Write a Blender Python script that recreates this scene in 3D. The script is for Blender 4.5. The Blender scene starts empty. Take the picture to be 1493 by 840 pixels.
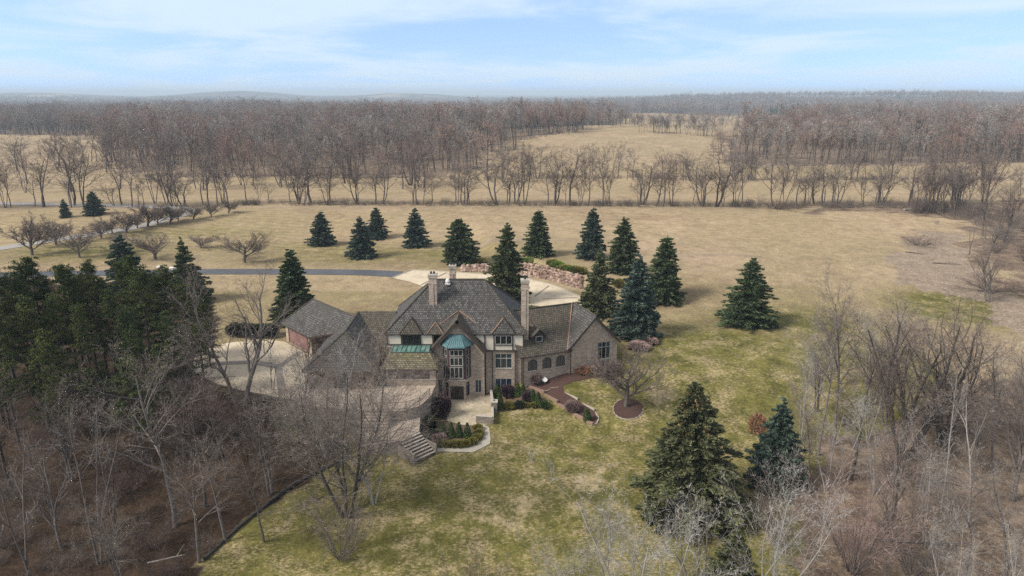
import bpy, bmesh, math, random
import numpy as np
from mathutils import Vector
R = math.radians
scene = bpy.context.scene
COL = scene.collection
random.seed(7)

# ------------------------------------------------------------------ camera numbers
HC, PIT, FPX, CX, CY = 40.0, R(15.9), 995.0, 746.5, 420.0
cP, sP = math.cos(PIT), math.sin(PIT)
def sm(a, b, t):
    t = np.clip((t - a) / (b - a), 0, 1)
    return t * t * (3 - 2 * t)
def ray(px, py):
    u = (px - CX) / FPX; v = (CY - py) / FPX
    return (u, cP + v * sP, -sP + v * cP)

# ------------------------------------------------------------------ terrain
def gauss(x, y, cx, cy, sx, sy, a):
    return a * np.exp(-((x - cx) / sx) ** 2 - ((y - cy) / sy) ** 2)
def H(x, y):
    x = np.asarray(x, float); y = np.asarray(y, float)
    y0 = np.interp(x, [-60, -33, -30, -17, -4.5, -2.5, 2, 8, 30, 60], [70, 73, 79, 86, 88, 86.5, 78.5, 76, 70, 64])
    wd = np.interp(x, [-60, -33, -30, -17, -4.5, -2.5, 2, 8, 30, 60], [14, 7.5, 6, 8, 8, 8, 15, 16, 26, 30])
    z = 3.05 * sm(0, 1, (y - y0) / wd)
    z = z - 1.2 * sm(78, 42, y)
    yw = np.interp(x, [-60, -12, -4, 3.6, 13.4, 22, 40], [175, 170, 153, 146, 129.5, 120, 112])
    bw = np.interp(x, [-60, -12, -3, 3, 13, 25, 60], [40, 30, 5, 2.2, 2.2, 14, 30])
    z = z + 1.9 * sm(0, 1, (y - yw) / bw)
    z = z - 2.5 * sm(225, 275, y)
    far = sm(220, 420, y) + sm(120, 300, np.abs(x)) * sm(60, 100, y)
    z = z + 0.5 * far * (np.sin(x * .013 + 1) * np.cos(y * .011) * 1.6 + np.sin(x * .031 + y * .017))
    z = z + gauss(x, y, 90, 620, 150, 150, 11)
    vf = sm(1500, 2600, y)
    z = z - 2.5 * sm(500, 1100, y) + 2.0 * sm(330, 700, y) * sm(1900, 1300, y) * np.sin(x * .009 + y * .004 + 1) - 13 * sm(1350, 1900, y) * sm(9000, 6500, y) + vf * (3 + 6 * np.sin(x * .0011 + 2) * np.cos(y * .0009) + 3 * np.sin(x * .0031 + y * .0017))
    z = z + gauss(x, y, 1900, 2900, 1100, 700, 36) + gauss(x, y, 900, 3300, 700, 500, 14)
    z = z + gauss(x, y, -2450, 6400, 600, 700, 76) + gauss(x, y, -4200, 6300, 800, 700, 62) + gauss(x, y, -1000, 6600, 600, 700, 46)
    z = z + gauss(x, y, -2600, 4300, 1300, 500, 16) + gauss(x, y, -4200, 3800, 1200, 500, 18)
    z = z - 1.5 * sm(35, 70, x) * sm(95, 60, y) - 1.0 * sm(-25, -50, x) * sm(80, 60, y)
    return z
def Hs(x, y): return float(H(x, y))
def G(px, py, off=0.0):
    """the point of the ground seen at a pixel of the photograph"""
    d = ray(px, py); z = 2.0
    if py < 150: py = 150; d = ray(px, py)
    for _ in range(14):
        t = (z - HC) / d[2]; z = 0.5 * z + 0.5 * Hs(d[0] * t, d[1] * t)
    t = (z - HC) / d[2]
    return (d[0] * t, d[1] * t, Hs(d[0] * t, d[1] * t) + off)
def atz(px, py, z):
    d = ray(px, py); t = (z - HC) / d[2]; return (d[0] * t, d[1] * t, z)
def zat(py, Y):
    d = ray(0, py); return HC + d[2] * Y / d[1]
def inpoly(x, y, poly, wob=0):
    if wob:
        x = x + wob * (np.sin(y * .31 + x * .07) + .6 * np.sin(x * .53 + y * .23 + 2) + .5 * np.sin(x * 1.3 - y * .9)); y = y + wob * (np.sin(x * .27 + 1) + .6 * np.sin(y * .47 + x * .2) + .5 * np.sin(x * .9 + y * 1.2))
    x = np.asarray(x); y = np.asarray(y); r = np.zeros(x.shape, bool); n = len(poly)
    for i in range(n):
        x1, y1 = poly[i][:2]; x2, y2 = poly[(i + 1) % n][:2]
        c = ((y1 > y) != (y2 > y)) & (x < (x2 - x1) * (y - y1) / ((y2 - y1) + 1e-12) + x1)
        r ^= c
    return r

# ------------------------------------------------------------------ materials
def mat(name):
    m = bpy.data.materials.new(name); m.use_nodes = True
    nt = m.node_tree; b = nt.nodes['Principled BSDF']
    return m, nt, b
def N(nt, t, **k):
    n = nt.nodes.new(t)
    for a, v in k.items():
        if a == 'ins':
            for i, val in v.items(): n.inputs[i].default_value = val
        else: setattr(n, a, v)
    return n
def L(nt, a, b): nt.links.new(a, b)
def rgb(c): return (c[0], c[1], c[2], 1)
def mix(nt, fac, a, b, mode='MIX'):
    n = N(nt, 'ShaderNodeMix', data_type='RGBA', blend_type=mode)
    for sock, v in ((n.inputs['Factor'], fac), (n.inputs[6], a), (n.inputs[7], b)):
        if hasattr(v, 'links'): L(nt, v, sock)
        elif isinstance(v, (int, float)): sock.default_value = v
        else: sock.default_value = rgb(v)
    return n.outputs[2]
def noise(nt, vec, scale, detail=4, rough=.6, out=0):
    n = N(nt, 'ShaderNodeTexNoise'); n.inputs['Scale'].default_value = scale
    n.inputs['Detail'].default_value = detail; n.inputs['Roughness'].default_value = rough
    if vec is not None: L(nt, vec, n.inputs['Vector'])
    return n.outputs[out]
def ramp(nt, fac, a, b):
    n = N(nt, 'ShaderNodeMapRange'); n.inputs[1].default_value = a; n.inputs[2].default_value = b
    L(nt, fac, n.inputs[0]); return n.outputs[0]
def bump(nt, b, hgt, strength=.5, dist=.05):
    n = N(nt, 'ShaderNodeBump'); n.inputs['Strength'].default_value = strength; n.inputs['Distance'].default_value = dist
    L(nt, hgt, n.inputs['Height']); L(nt, n.outputs[0], b.inputs['Normal'])
def simple(name, c1, c2=None, scale=2., rough=.8, metal=0, bmp=0, island=0, objr=None, spec=None):
    m, nt, b = mat(name); b.inputs['Roughness'].default_value = rough; b.inputs['Metallic'].default_value = metal
    if spec is not None: b.inputs['Specular IOR Level'].default_value = spec
    tc = N(nt, 'ShaderNodeTexCoord').outputs['Object']
    nz = noise(nt, tc, scale)
    c = mix(nt, ramp(nt, nz, .35, .65), c1, c2 or c1)
    if island:
        g = N(nt, 'ShaderNodeNewGeometry').outputs['Random Per Island']
        v = N(nt, 'ShaderNodeMapRange', ins={3: 1 - island, 4: 1 + island}); L(nt, g, v.inputs[0])
        c = mix(nt, 1.0, c, v.outputs[0], 'MULTIPLY')
    if objr:
        o = N(nt, 'ShaderNodeObjectInfo').outputs['Random']
        c = mix(nt, o, c, mix(nt, 1.0, c, objr, 'MULTIPLY'))
    L(nt, c, b.inputs['Base Color'])
    if bmp: bump(nt, b, nz, bmp)
    return m
def species(name, a, b, c3, island=.3, sc=.012):
    m, nt, bs = mat(name); bs.inputs['Roughness'].default_value = 1; bs.inputs['Specular IOR Level'].default_value = .1
    oi = N(nt, 'ShaderNodeObjectInfo'); n1 = noise(nt, oi.outputs['Location'], sc, 3, .6)
    c = mix(nt, ramp(nt, n1, .42, .58), a, b); c = mix(nt, ramp(nt, oi.outputs['Random'], .68, .72), c, c3)
    r2 = N(nt, 'ShaderNodeMapRange', ins={3: .72, 4: 1.25}); m2 = N(nt, 'ShaderNodeMath', operation='FRACT'); m3 = N(nt, 'ShaderNodeMath', operation='MULTIPLY'); L(nt, oi.outputs['Random'], m3.inputs[0]); m3.inputs[1].default_value = 37.7; L(nt, m3.outputs[0], m2.inputs[0]); L(nt, m2.outputs[0], r2.inputs[0])
    c = mix(nt, 1.0, c, r2.outputs[0], 'MULTIPLY'); g = N(nt, 'ShaderNodeNewGeometry').outputs['Random Per Island']
    v = N(nt, 'ShaderNodeMapRange', ins={3: 1 - island, 4: 1 + island}); L(nt, g, v.inputs[0]); c = mix(nt, 1.0, c, v.outputs[0], 'MULTIPLY')
    L(nt, c, bs.inputs['Base Color']); return m
def uvmap(nt): return N(nt, 'ShaderNodeUVMap').outputs[0]
def coursed(name, c1, c2, mortar, bw, rh, ms=.02, rough=.85, stain=None, stainc=None, bstr=.6, contrast=(.25, .75)):
    m, nt, b = mat(name); b.inputs['Roughness'].default_value = rough
    uv = uvmap(nt)
    # wobble the courses slightly
    br = N(nt, 'ShaderNodeTexBrick', ins={'Scale': 1, 'Mortar Size': ms, 'Mortar Smooth': .2, 'Bias': 0, 'Brick Width': bw, 'Row Height': rh})
    br.inputs['Color1'].default_value = (0, 0, 0, 1); br.inputs['Color2'].default_value = (1, 1, 1, 1); br.inputs['Mortar'].default_value = (.5, .5, .5, 1)
    L(nt, uv, br.inputs['Vector'])
    n2 = noise(nt, uv, 3.1, 5, .7)
    f = N(nt, 'ShaderNodeMath', operation='ADD'); L(nt, br.outputs[0], f.inputs[0]); L(nt, n2, f.inputs[1])
    c = mix(nt, ramp(nt, f.outputs[0], contrast[0] + .25, contrast[1] + .75), c1, c2)
    c = mix(nt, br.outputs['Fac'], c, mortar)
    if stainc:
        s = noise(nt, uv, stain or .35, 5, .65)
        c = mix(nt, ramp(nt, s, .48, .68), c, mix(nt, .75, c, stainc))
    L(nt, c, b.inputs['Base Color'])
    inv = N(nt, 'ShaderNodeMath', operation='SUBTRACT'); inv.inputs[0].default_value = 1; L(nt, br.outputs['Fac'], inv.inputs[1])
    hh = N(nt, 'ShaderNodeMath', operation='MULTIPLY_ADD'); L(nt, inv.outputs[0], hh.inputs[0]); hh.inputs[1].default_value = .6; L(nt, f.outputs[0], hh.inputs[2])
    bump(nt, b, hh.outputs[0], bstr, .04)
    return m

M = {}
M['brick'] = coursed('brick_tan', (.33, .25, .19), (.58, .46, .365), (.42, .35, .28), .44, .2, .03, stain=.5, stainc=(.28, .23, .19))
M['brick_dark'] = coursed('brick_brown', (.13, .095, .075), (.27, .2, .155), (.2, .17, .14), .44, .2, .03)
M['shake'] = coursed('roof_shake', (.03, .029, .029), (.165, .156, .145), (.014, .014, .014), .3, .34, .035, rough=.75, stain=.22, stainc=(.05, .045, .035), bstr=1.0, contrast=(.2, .95))
M['shake_warm'] = coursed('roof_shake_weathered', (.042, .035, .027), (.17, .138, .104), (.016, .014, .011), .3, .34, .035, rough=.8, stain=.3, stainc=(.07, .07, .035), bstr=1.0, contrast=(.1, 1.0))
M['shake_moss'] = coursed('roof_shake_mossy', (.075, .06, .035), (.29, .25, .15), (.03, .025, .015), .42, .34, .035, rough=.85, stain=.6, stainc=(.09, .09, .03), bstr=1.0, contrast=(.2, .95))
M['copper'] = simple('copper_patina', (.06, .15, .17), (.105, .205, .22), 1.5, .5, 0, .2)
M['copper_old'] = simple('copper_patina_stained', (.05, .12, .105), (.16, .28, .25), 1.2, .5, 0, .2)
M['copper_raw'] = simple('copper_flashing', (.3, .165, .115), (.22, .14, .1), 1.5, .45)
M['timber'] = simple('dark_timber', (.035, .025, .022), (.06, .042, .035), 2, .7)
M['stucco'] = simple('cream_stucco', (.66, .6, .5), (.6, .54, .45), 3, .9)
M['burg'] = simple('dark_red_trim', (.075, .035, .035), (.05, .028, .03), 2, .6)
M['frame'] = simple('pale_frame', (.42, .42, .4), None, 2, .5)
M['frame_dk'] = simple('dark_frame', (.03, .028, .028), None, 2, .5)
M['door'] = simple('dark_door', (.03, .022, .017), (.045, .033, .025), 2, .4)
M['gdoor'] = simple('garage_door_paint', (.235, .125, .115), (.26, .14, .13), 2, .6)
M['screen'] = simple('porch_screen', (.12, .1, .09), (.16, .135, .12), .8, .8)
M['screen_dk'] = simple('arch_screen', (.075, .066, .062), (.11, .095, .088), 1.2, .7)
M['curtain'] = simple('pale_curtain', (.3, .36, .4), (.4, .44, .46), 2, .9)
M['blue'] = simple('blue_shade', (.018, .03, .05), (.025, .04, .065), 2, .4)
M['white'] = simple('white_paint', (.75, .75, .73), (.68, .67, .65), 4, .5)
M['black'] = simple('black_metal', (.015, .015, .015), None, 2, .5)
M['concrete'] = coursed('cream_concrete', (.50, .42, .30), (.60, .52, .39), (.36, .3, .22), 3.2, 3.2, .03, stain=.35, stainc=(.38, .31, .22), bstr=.1, contrast=(-.6, 1.2))
M['path'] = simple('grey_path', (.34, .31, .26), (.42, .39, .33), 1.2, .9)
M['paverband'] = simple('grey_paver_band', (.2, .175, .15), (.26, .23, .2), 3, .9)
M['stone'] = coursed('stone_block', (.2, .17, .14), (.36, .32, .27), (.14, .12, .1), .5, .2, .03)
M['coping'] = simple('stone_coping', (.36, .33, .28), (.44, .4, .34), 2, .9)
M['edging'] = coursed('red_edging_block', (.3, .19, .145), (.42, .29, .22), (.1, .07, .06), .4, .18, .03)
M['mulch'] = simple('red_mulch', (.05, .025, .02), (.088, .045, .035), 9, 1, 0, .8)
M['mulch_b'] = simple('brown_mulch', (.07, .045, .03), (.13, .085, .055), 9, 1, 0, .8)
M['rail'] = simple('dark_railing', (.02, .02, .022), None, 2, .4)
M['wood_edge'] = simple('dark_timber_edging', (.03, .025, .022), (.05, .042, .035), 1, .9, 0, .4)
M['bark'] = simple('grey_bark', (.115, .095, .085), (.2, .175, .16), 3, .95, 0, .5, objr=(.75, .72, .72))
M['bark_dk'] = simple('dark_bark', (.045, .036, .03), (.1, .083, .07), 3, .95, 0, .5, objr=(.8, .75, .72))
M['bark_pale'] = simple('pale_bark', (.26, .24, .215), (.38, .35, .32), 2.5, .95, 0, .5)
M['twig'] = simple('grey_twig', (.15, .125, .108), (.2, .172, .15), .5, 1, island=.35, objr=(.85, .74, .72))
M['twig_soft'] = simple('soft_grey_twig', (.19, .17, .165), (.25, .225, .215), .5, 1, island=.3)
M['twig_pink'] = simple('pinkish_twig', (.24, .165, .155), (.31, .225, .205), .5, 1, island=.35)
M['twig_dk'] = simple('dark_twig', (.105, .085, .078), (.145, .12, .11), .5, 1, island=.35, objr=(.9, .7, .66))
M['twig_pale'] = simple('pale_twig', (.25, .235, .22), (.36, .34, .32), .5, 1, island=.35)
M['fartwig'] = species('woodland_twig', (.215, .178, .155), (.275, .18, .145), (.29, .265, .24))
M['needle'] = simple('green_needle', (.055, .072, .03), (.12, .14, .065), .8, .85, island=.55, objr=(.75, .95, .9), spec=.2)
M['needle_blue'] = simple('blue_needle', (.045, .075, .055), (.10, .135, .11), .8, .85, island=.5, objr=(.8, .9, .8), spec=.2)
M['needle_big'] = simple('spruce_needle', (.07, .082, .034), (.14, .145, .07), .8, .85, island=.5, spec=.2)
M['needle_pine'] = simple('pine_needle', (.03, .045, .013), (.11, .125, .034), .25, .85, island=.5, objr=(.7, .85, 1), spec=.2)
M['cone'] = simple('spruce_cone', (.3, .17, .07), (.22, .12, .05), 3, .8, island=.4)
M['leaf_gold'] = simple('golden_green_leaf', (.12, .12, .02), (.2, .17, .03), 2, .8, island=.4)
M['leaf_green'] = simple('shrub_leaf', (.035, .07, .015), (.07, .11, .022), 2, .8, island=.4)
M['leaf_lime'] = simple('lime_leaf', (.12, .2, .02), (.18, .27, .03), 1, .8, island=.4)
M['leaf_burg'] = simple('burgundy_leaf', (.05, .025, .035), (.09, .05, .06), 2, .8, island=.4)
M['leaf_dark'] = simple('dark_leaf', (.018, .03, .01), (.04, .055, .018), 2, .8, island=.4)
M['leaf_rust'] = simple('rust_leaf', (.2, .09, .05), (.28, .14, .08), 2, .8, island=.4)
M['rock'] = simple('boulder_stone', (.17, .1, .075), (.36, .27, .215), .9, .9, 0, .5, island=.4)
M['rock_w'] = simple('pale_boulder', (.55, .5, .46), (.68, .64, .6), 2, .9, 0, .5)
def asphalt():
    m, nt, b = mat('asphalt_driveway'); b.inputs['Roughness'].default_value = .55
    tc = N(nt, 'ShaderNodeTexCoord').outputs['Object']
    n1 = noise(nt, tc, .12, 5, .7); n2 = noise(nt, tc, 6, 4)
    c = mix(nt, ramp(nt, n1, .35, .65), (.06, .065, .075), (.105, .11, .125))
    c = mix(nt, ramp(nt, n2, .3, .7), c, mix(nt, .5, c, (.05, .05, .055)))
    L(nt, c, b.inputs['Base Color']); bump(nt, b, n2, .3, .01); return m
M['asphalt'] = asphalt()
M['gravel_road'] = simple('grey_road', (.27, .25, .23), (.33, .31, .29), .3, .9)
def paving():
    m, nt, b = mat('tan_paving'); b.inputs['Roughness'].default_value = .9
    uv = uvmap(nt)
    vo = N(nt, 'ShaderNodeTexVoronoi', feature='DISTANCE_TO_EDGE', ins={'Scale': 1.5}); L(nt, uv, vo.inputs['Vector'])
    vc = N(nt, 'ShaderNodeTexVoronoi', ins={'Scale': 1.5}); L(nt, uv, vc.inputs['Vector'])
    c = mix(nt, vc.outputs['Color'], (.36, .3, .22), (.54, .47, .36))
    sg = noise(nt, uv, .4, 4); c = mix(nt, ramp(nt, sg, .45, .7), c, (.33, .3, .2))
    c = mix(nt, ramp(nt, vo.outputs[0], .0, .05), (.25, .21, .15), c)
    L(nt, c, b.inputs['Base Color']); return m
M['paving'] = paving()
M['terrace'] = coursed('pinkish_terrace_paver', (.41, .33, .27), (.53, .44, .36), (.34, .28, .23), .4, .2, .02, stain=.3, stainc=(.48, .4, .33), bstr=.2)
def glass():
    m, nt, b = mat('window_glass')
    out = nt.nodes['Material Output']
    b.inputs['Base Color'].default_value = (.012, .018, .02, 1); b.inputs['Roughness'].default_value = .06
    tr = N(nt, 'ShaderNodeBsdfTransparent'); tr.inputs[0].default_value = (.75, .82, .85, 1)
    ms = N(nt, 'ShaderNodeMixShader'); ms.inputs[0].default_value = .45
    L(nt, tr.outputs[0], ms.inputs[1]); L(nt, b.outputs[0], ms.inputs[2]); L(nt, ms.outputs[0], out.inputs[0]); return m
M['glass'] = glass()
def ground():
    m, nt, b = mat('ground_cover'); b.inputs['Roughness'].default_value = 1; b.inputs['Specular IOR Level'].default_value = .1
    P = N(nt, 'ShaderNodeNewGeometry').outputs['Position']
    a1 = N(nt, 'ShaderNodeAttribute', attribute_name='zone'); sep = N(nt, 'ShaderNodeSeparateColor'); L(nt, a1.outputs['Color'], sep.inputs[0])
    a2 = N(nt, 'ShaderNodeAttribute', attribute_name='zone2'); sep2 = N(nt, 'ShaderNodeSeparateColor'); L(nt, a2.outputs['Color'], sep2.inputs[0])
    green, litter, pale = sep.outputs[0], sep.outputs[1], sep.outputs[2]
    wood, dirt, mow = sep2.outputs[0], sep2.outputs[1], sep2.outputs[2]
    mp = N(nt, 'ShaderNodeMapping'); mp.inputs['Scale'].default_value = (.9, .8, 1); mp.inputs['Rotation'].default_value = (0, 0, R(12)); L(nt, P, mp.inputs[0]); PS = mp.outputs[0]
    nb = noise(nt, PS, .09, 6, .68); nm = noise(nt, PS, .5, 6, .75); nf = noise(nt, PS, 3.5, 6, .85); nl = noise(nt, P, .02, 4, .6)
    # tan dormant grass
    tan = mix(nt, ramp(nt, nb, .38, .62), (.245, .178, .115), (.40, .305, .21))
    tan = mix(nt, ramp(nt, nl, .4, .62), tan, (.30, .235, .145))
    grn = mix(nt, ramp(nt, nm, .35, .65), (.088, .09, .022), (.16, .143, .044))
    gm = N(nt, 'ShaderNodeMath', operation='MULTIPLY_ADD'); L(nt, nm, gm.inputs[0]); gm.inputs[1].default_value = .85; L(nt, green, gm.inputs[2])
    gb = N(nt, 'ShaderNodeMath', operation='MULTIPLY_ADD'); L(nt, nb, gb.inputs[0]); gb.inputs[1].default_value = .7; L(nt, gm.outputs[0], gb.inputs[2])
    c = mix(nt, ramp(nt, gb.outputs[0], .98, 1.6), tan, grn)
    # straw thatch patches
    st = N(nt, 'ShaderNodeMath', operation='MULTIPLY_ADD'); L(nt, pale, st.inputs[0]); st.inputs[1].default_value = .3; L(nt, nm, st.inputs[2])
    c = mix(nt, ramp(nt, st.outputs[0], .63, .83), c, (.38, .30, .2))
    mpq = N(nt, 'ShaderNodeMapping'); mpq.inputs['Scale'].default_value = (1.1, 1.9, 1); mpq.inputs['Rotation'].default_value = (0, 0, R(-38)); L(nt, P, mpq.inputs[0])
    q1 = noise(nt, mpq.outputs[0], 2.2, 7, .8); q2 = noise(nt, P, .3, 4, .6)
    qa = N(nt, 'ShaderNodeMath', operation='MULTIPLY_ADD'); L(nt, q2, qa.inputs[0]); qa.inputs[1].default_value = .5; L(nt, q1, qa.inputs[2])
    c = mix(nt, ramp(nt, qa.outputs[0], .75, .87), c, (.33, .262, .155))
    c = mix(nt, ramp(nt, q1, .44, .36), c, mix(nt, .55, c, (.06, .06, .02)))
    # mowing lines
    wv = N(nt, 'ShaderNodeTexWave', wave_type='BANDS', bands_direction='Y', ins={'Scale': .13, 'Distortion': 9, 'Detail': 4, 'Detail Scale': .6}); L(nt, mp.outputs[0], wv.inputs['Vector'])
    mm = N(nt, 'ShaderNodeMath', operation='MULTIPLY'); L(nt, wv.outputs[1], mm.inputs[0]); L(nt, mow, mm.inputs[1])
    m3 = N(nt, 'ShaderNodeMath', operation='MULTIPLY'); L(nt, mm.outputs[0], m3.inputs[0]); m3.inputs[1].default_value = .28
    c = mix(nt, m3.outputs[0], c, (.42, .32, .19))
    # dirt
    dd = N(nt, 'ShaderNodeMath', operation='MULTIPLY_ADD'); L(nt, nm, dd.inputs[0]); dd.inputs[1].default_value = .8; L(nt, dirt, dd.inputs[2])
    c = mix(nt, ramp(nt, dd.outputs[0], .75, 1.15), c, mix(nt, ramp(nt, nf, .35, .65), (.2, .155, .115), (.33, .265, .2)))
    # leaf litter of the woods
    vl = N(nt, 'ShaderNodeTexVoronoi', ins={'Scale': 2.2}); L(nt, P, vl.inputs['Vector'])
    lc = mix(nt, ramp(nt, nm, .35, .68), (.11, .08, .06), (.26, .195, .14))
    lc = mix(nt, ramp(nt, nf, .5, .75), lc, (.27, .2, .14))
    lc = mix(nt, a1.outputs['Alpha'], lc, mix(nt, 1.0, lc, (.24, .21, .19), 'MULTIPLY'))  # left wood: dark wet litter, with pine shade put into its colour
    ls = N(nt, 'ShaderNodeMath', operation='MULTIPLY_ADD'); L(nt, nm, ls.inputs[0]); ls.inputs[1].default_value = .7; L(nt, litter, ls.inputs[2])
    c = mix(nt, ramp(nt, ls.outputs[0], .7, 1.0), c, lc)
    # far woodland mass
    wc = mix(nt, ramp(nt, noise(nt, P, .03, 6, .8), .35, .65), (.045, .04, .036), (.125, .1, .088))
    wc = mix(nt, ramp(nt, noise(nt, P, .0016, 5, .7), .56, .6), wc, (.3, .25, .16))
    c = mix(nt, wood, c, wc)
    f2 = N(nt, 'ShaderNodeMapRange', ins={1: .33, 2: .67, 3: .58, 4: 1.4}); L(nt, nf, f2.inputs[0]); f3 = N(nt, 'ShaderNodeMapRange', ins={1: .3, 2: .7, 3: .7, 4: 1.3}); L(nt, nm, f3.inputs[0]); c = mix(nt, 1.0, c, f3.outputs[0], 'MULTIPLY')
    c = mix(nt, 1.0, c, f2.outputs[0], 'MULTIPLY')
    L(nt, c, b.inputs['Base Color'])
    ad = N(nt, 'ShaderNodeMath', operation='ADD'); L(nt, nf, ad.inputs[0]); L(nt, nm, ad.inputs[1])
    bump(nt, b, ad.outputs[0], .6, .12)
    return m
M['ground'] = ground()

# ------------------------------------------------------------------ object helpers
def tag(o, label=None, cat=None, group=None, kind=None):
    if label: o['label'] = label
    if cat: o['category'] = cat
    if group: o['group'] = group
    if kind: o['kind'] = kind
    return o
def root(name, label, cat, loc, group=None, rz=0):
    o = bpy.data.objects.new(name, None); COL.objects.link(o); o.location = loc; o.rotation_euler = (0, 0, rz)
    o.empty_display_size = .3
    o['base'] = 1.0
    return tag(o, label, cat, group)
def base_of(o):
    v = Vector((0, 0, 0))
    while o is not None: v = v + o.location; o = o.parent
    return v
class MB:
    def __init__(s): s.v = []; s.f = []; s.m = []
    def poly(s, pts, m=0):
        i = len(s.v); s.v += [tuple(p) for p in pts]; s.f.append(list(range(i, i + len(pts)))); s.m.append(m)
    def slab(s, pts, th, mt=0, ms=1, mb=None, up=(0, 0, 1)):
        lo = [(p[0] - up[0] * th, p[1] - up[1] * th, p[2] - up[2] * th) for p in pts]
        n = len(pts)
        s.poly(pts, mt); s.poly(lo[::-1], ms if mb is None else mb)
        for k in range(n): s.poly([pts[k], lo[k], lo[(k + 1) % n], pts[(k + 1) % n]], ms)
    def box(s, o, u, w, h, L_, W_, H_, m=0):
        o = Vector(o); u = Vector(u) * L_; w = Vector(w) * W_; h = Vector(h) * H_
        c = [o, o + u, o + u + w, o + w, o + h, o + u + h, o + u + w + h, o + w + h]
        for q in ((0, 3, 2, 1), (4, 5, 6, 7), (0, 1, 5, 4), (1, 2, 6, 5), (2, 3, 7, 6), (3, 0, 4, 7)): s.poly([c[k] for k in q], m)
    def abox(s, x0, x1, y0, y1, z0, z1, m=0): s.box((x0, y0, z0), (1, 0, 0), (0, 1, 0), (0, 0, 1), x1 - x0, y1 - y0, z1 - z0, m)
    def tube(s, a, b, r0, r1=None, k=6, m=0):
        a = Vector(a); b = Vector(b); d = (b - a).normalized(); r1 = r0 if r1 is None else r1
        x = d.orthogonal().normalized(); y = d.cross(x)
        A = [a + (x * math.cos(t) + y * math.sin(t)) * r0 for t in [2 * math.pi * q / k for q in range(k)]]
        B = [b + (x * math.cos(t) + y * math.sin(t)) * r1 for t in [2 * math.pi * q / k for q in range(k)]]
        for q in range(k): s.poly([A[q], A[(q + 1) % k], B[(q + 1) % k], B[q]], m)
        s.poly(A[::-1], m); s.poly(B, m)
    def build(s, name, mats, parent=None, label=None, weld=False, kind=None):
        off = base_of(parent) if parent is not None else Vector((0, 0, 0))
        me = bpy.data.meshes.new(name)
        me.from_pydata([(a[0] - off.x, a[1] - off.y, a[2] - off.z) for a in s.v], [], s.f)
        if not isinstance(mats, (list, tuple)): mats = [mats]
        for q in mats: me.materials.append(q)
        me.polygons.foreach_set('material_index', s.m)
        bm = bmesh.new(); bm.from_mesh(me)
        if weld: bmesh.ops.remove_doubles(bm, verts=bm.verts, dist=.001)
        uvl = bm.loops.layers.uv.new('UVMap')
        for f in bm.faces:
            n = f.normal if f.normal.length else Vector((0, 0, 1))
            if abs(n.z) > .985: t = Vector((1, 0, 0)); w = Vector((0, 1, 0))
            else:
                t = Vector((0, 0, 1)).cross(n).normalized(); w = n.cross(t)
            for l in f.loops:
                p = l.vert.co + off; l[uvl].uv = (p.dot(t), p.dot(w))
        bm.to_mesh(me); bm.free()
        o = bpy.data.objects.new(name, me); COL.objects.link(o)
        if parent is not None: o.parent = parent
        if label: o['label'] = label
        if kind: o['kind'] = kind
        return o
Z3 = Vector((0, 0, 1))
def wallrect(mb, o, d, n, L_, z0, z1, ops, depth=.16, m=0):
    """wall from o along d, outward n, with openings (u0,u1,z0,z1) and reveals"""
    o = Vector((o[0], o[1], 0)); d = Vector(d); n = Vector(n)
    us = sorted({0, L_} | {q for op in ops for q in op[:2]}); zs = sorted({z0, z1} | {q for op in ops for q in op[2:4]})
    P = lambda u, z, k=0: o + d * u + Z3 * z - n * k
    for i in range(len(us) - 1):
        for j in range(len(zs) - 1):
            uc, zc = (us[i] + us[i + 1]) / 2, (zs[j] + zs[j + 1]) / 2
            if any(a < uc < b and c < zc < e for a, b, c, e in ops): continue
            mb.poly([P(us[i], zs[j]), P(us[i + 1], zs[j]), P(us[i + 1], zs[j + 1]), P(us[i], zs[j + 1])], m)
    for a, b, c, e in ops:
        for q in (((a, c), (b, c)), ((b, c), (b, e)), ((b, e), (a, e)), ((a, e), (a, c))):
            (u, z), (u2, z2) = q
            mb.poly([P(u, z), P(u, z, depth), P(u2, z2, depth), P(u2, z2)], m)
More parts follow.
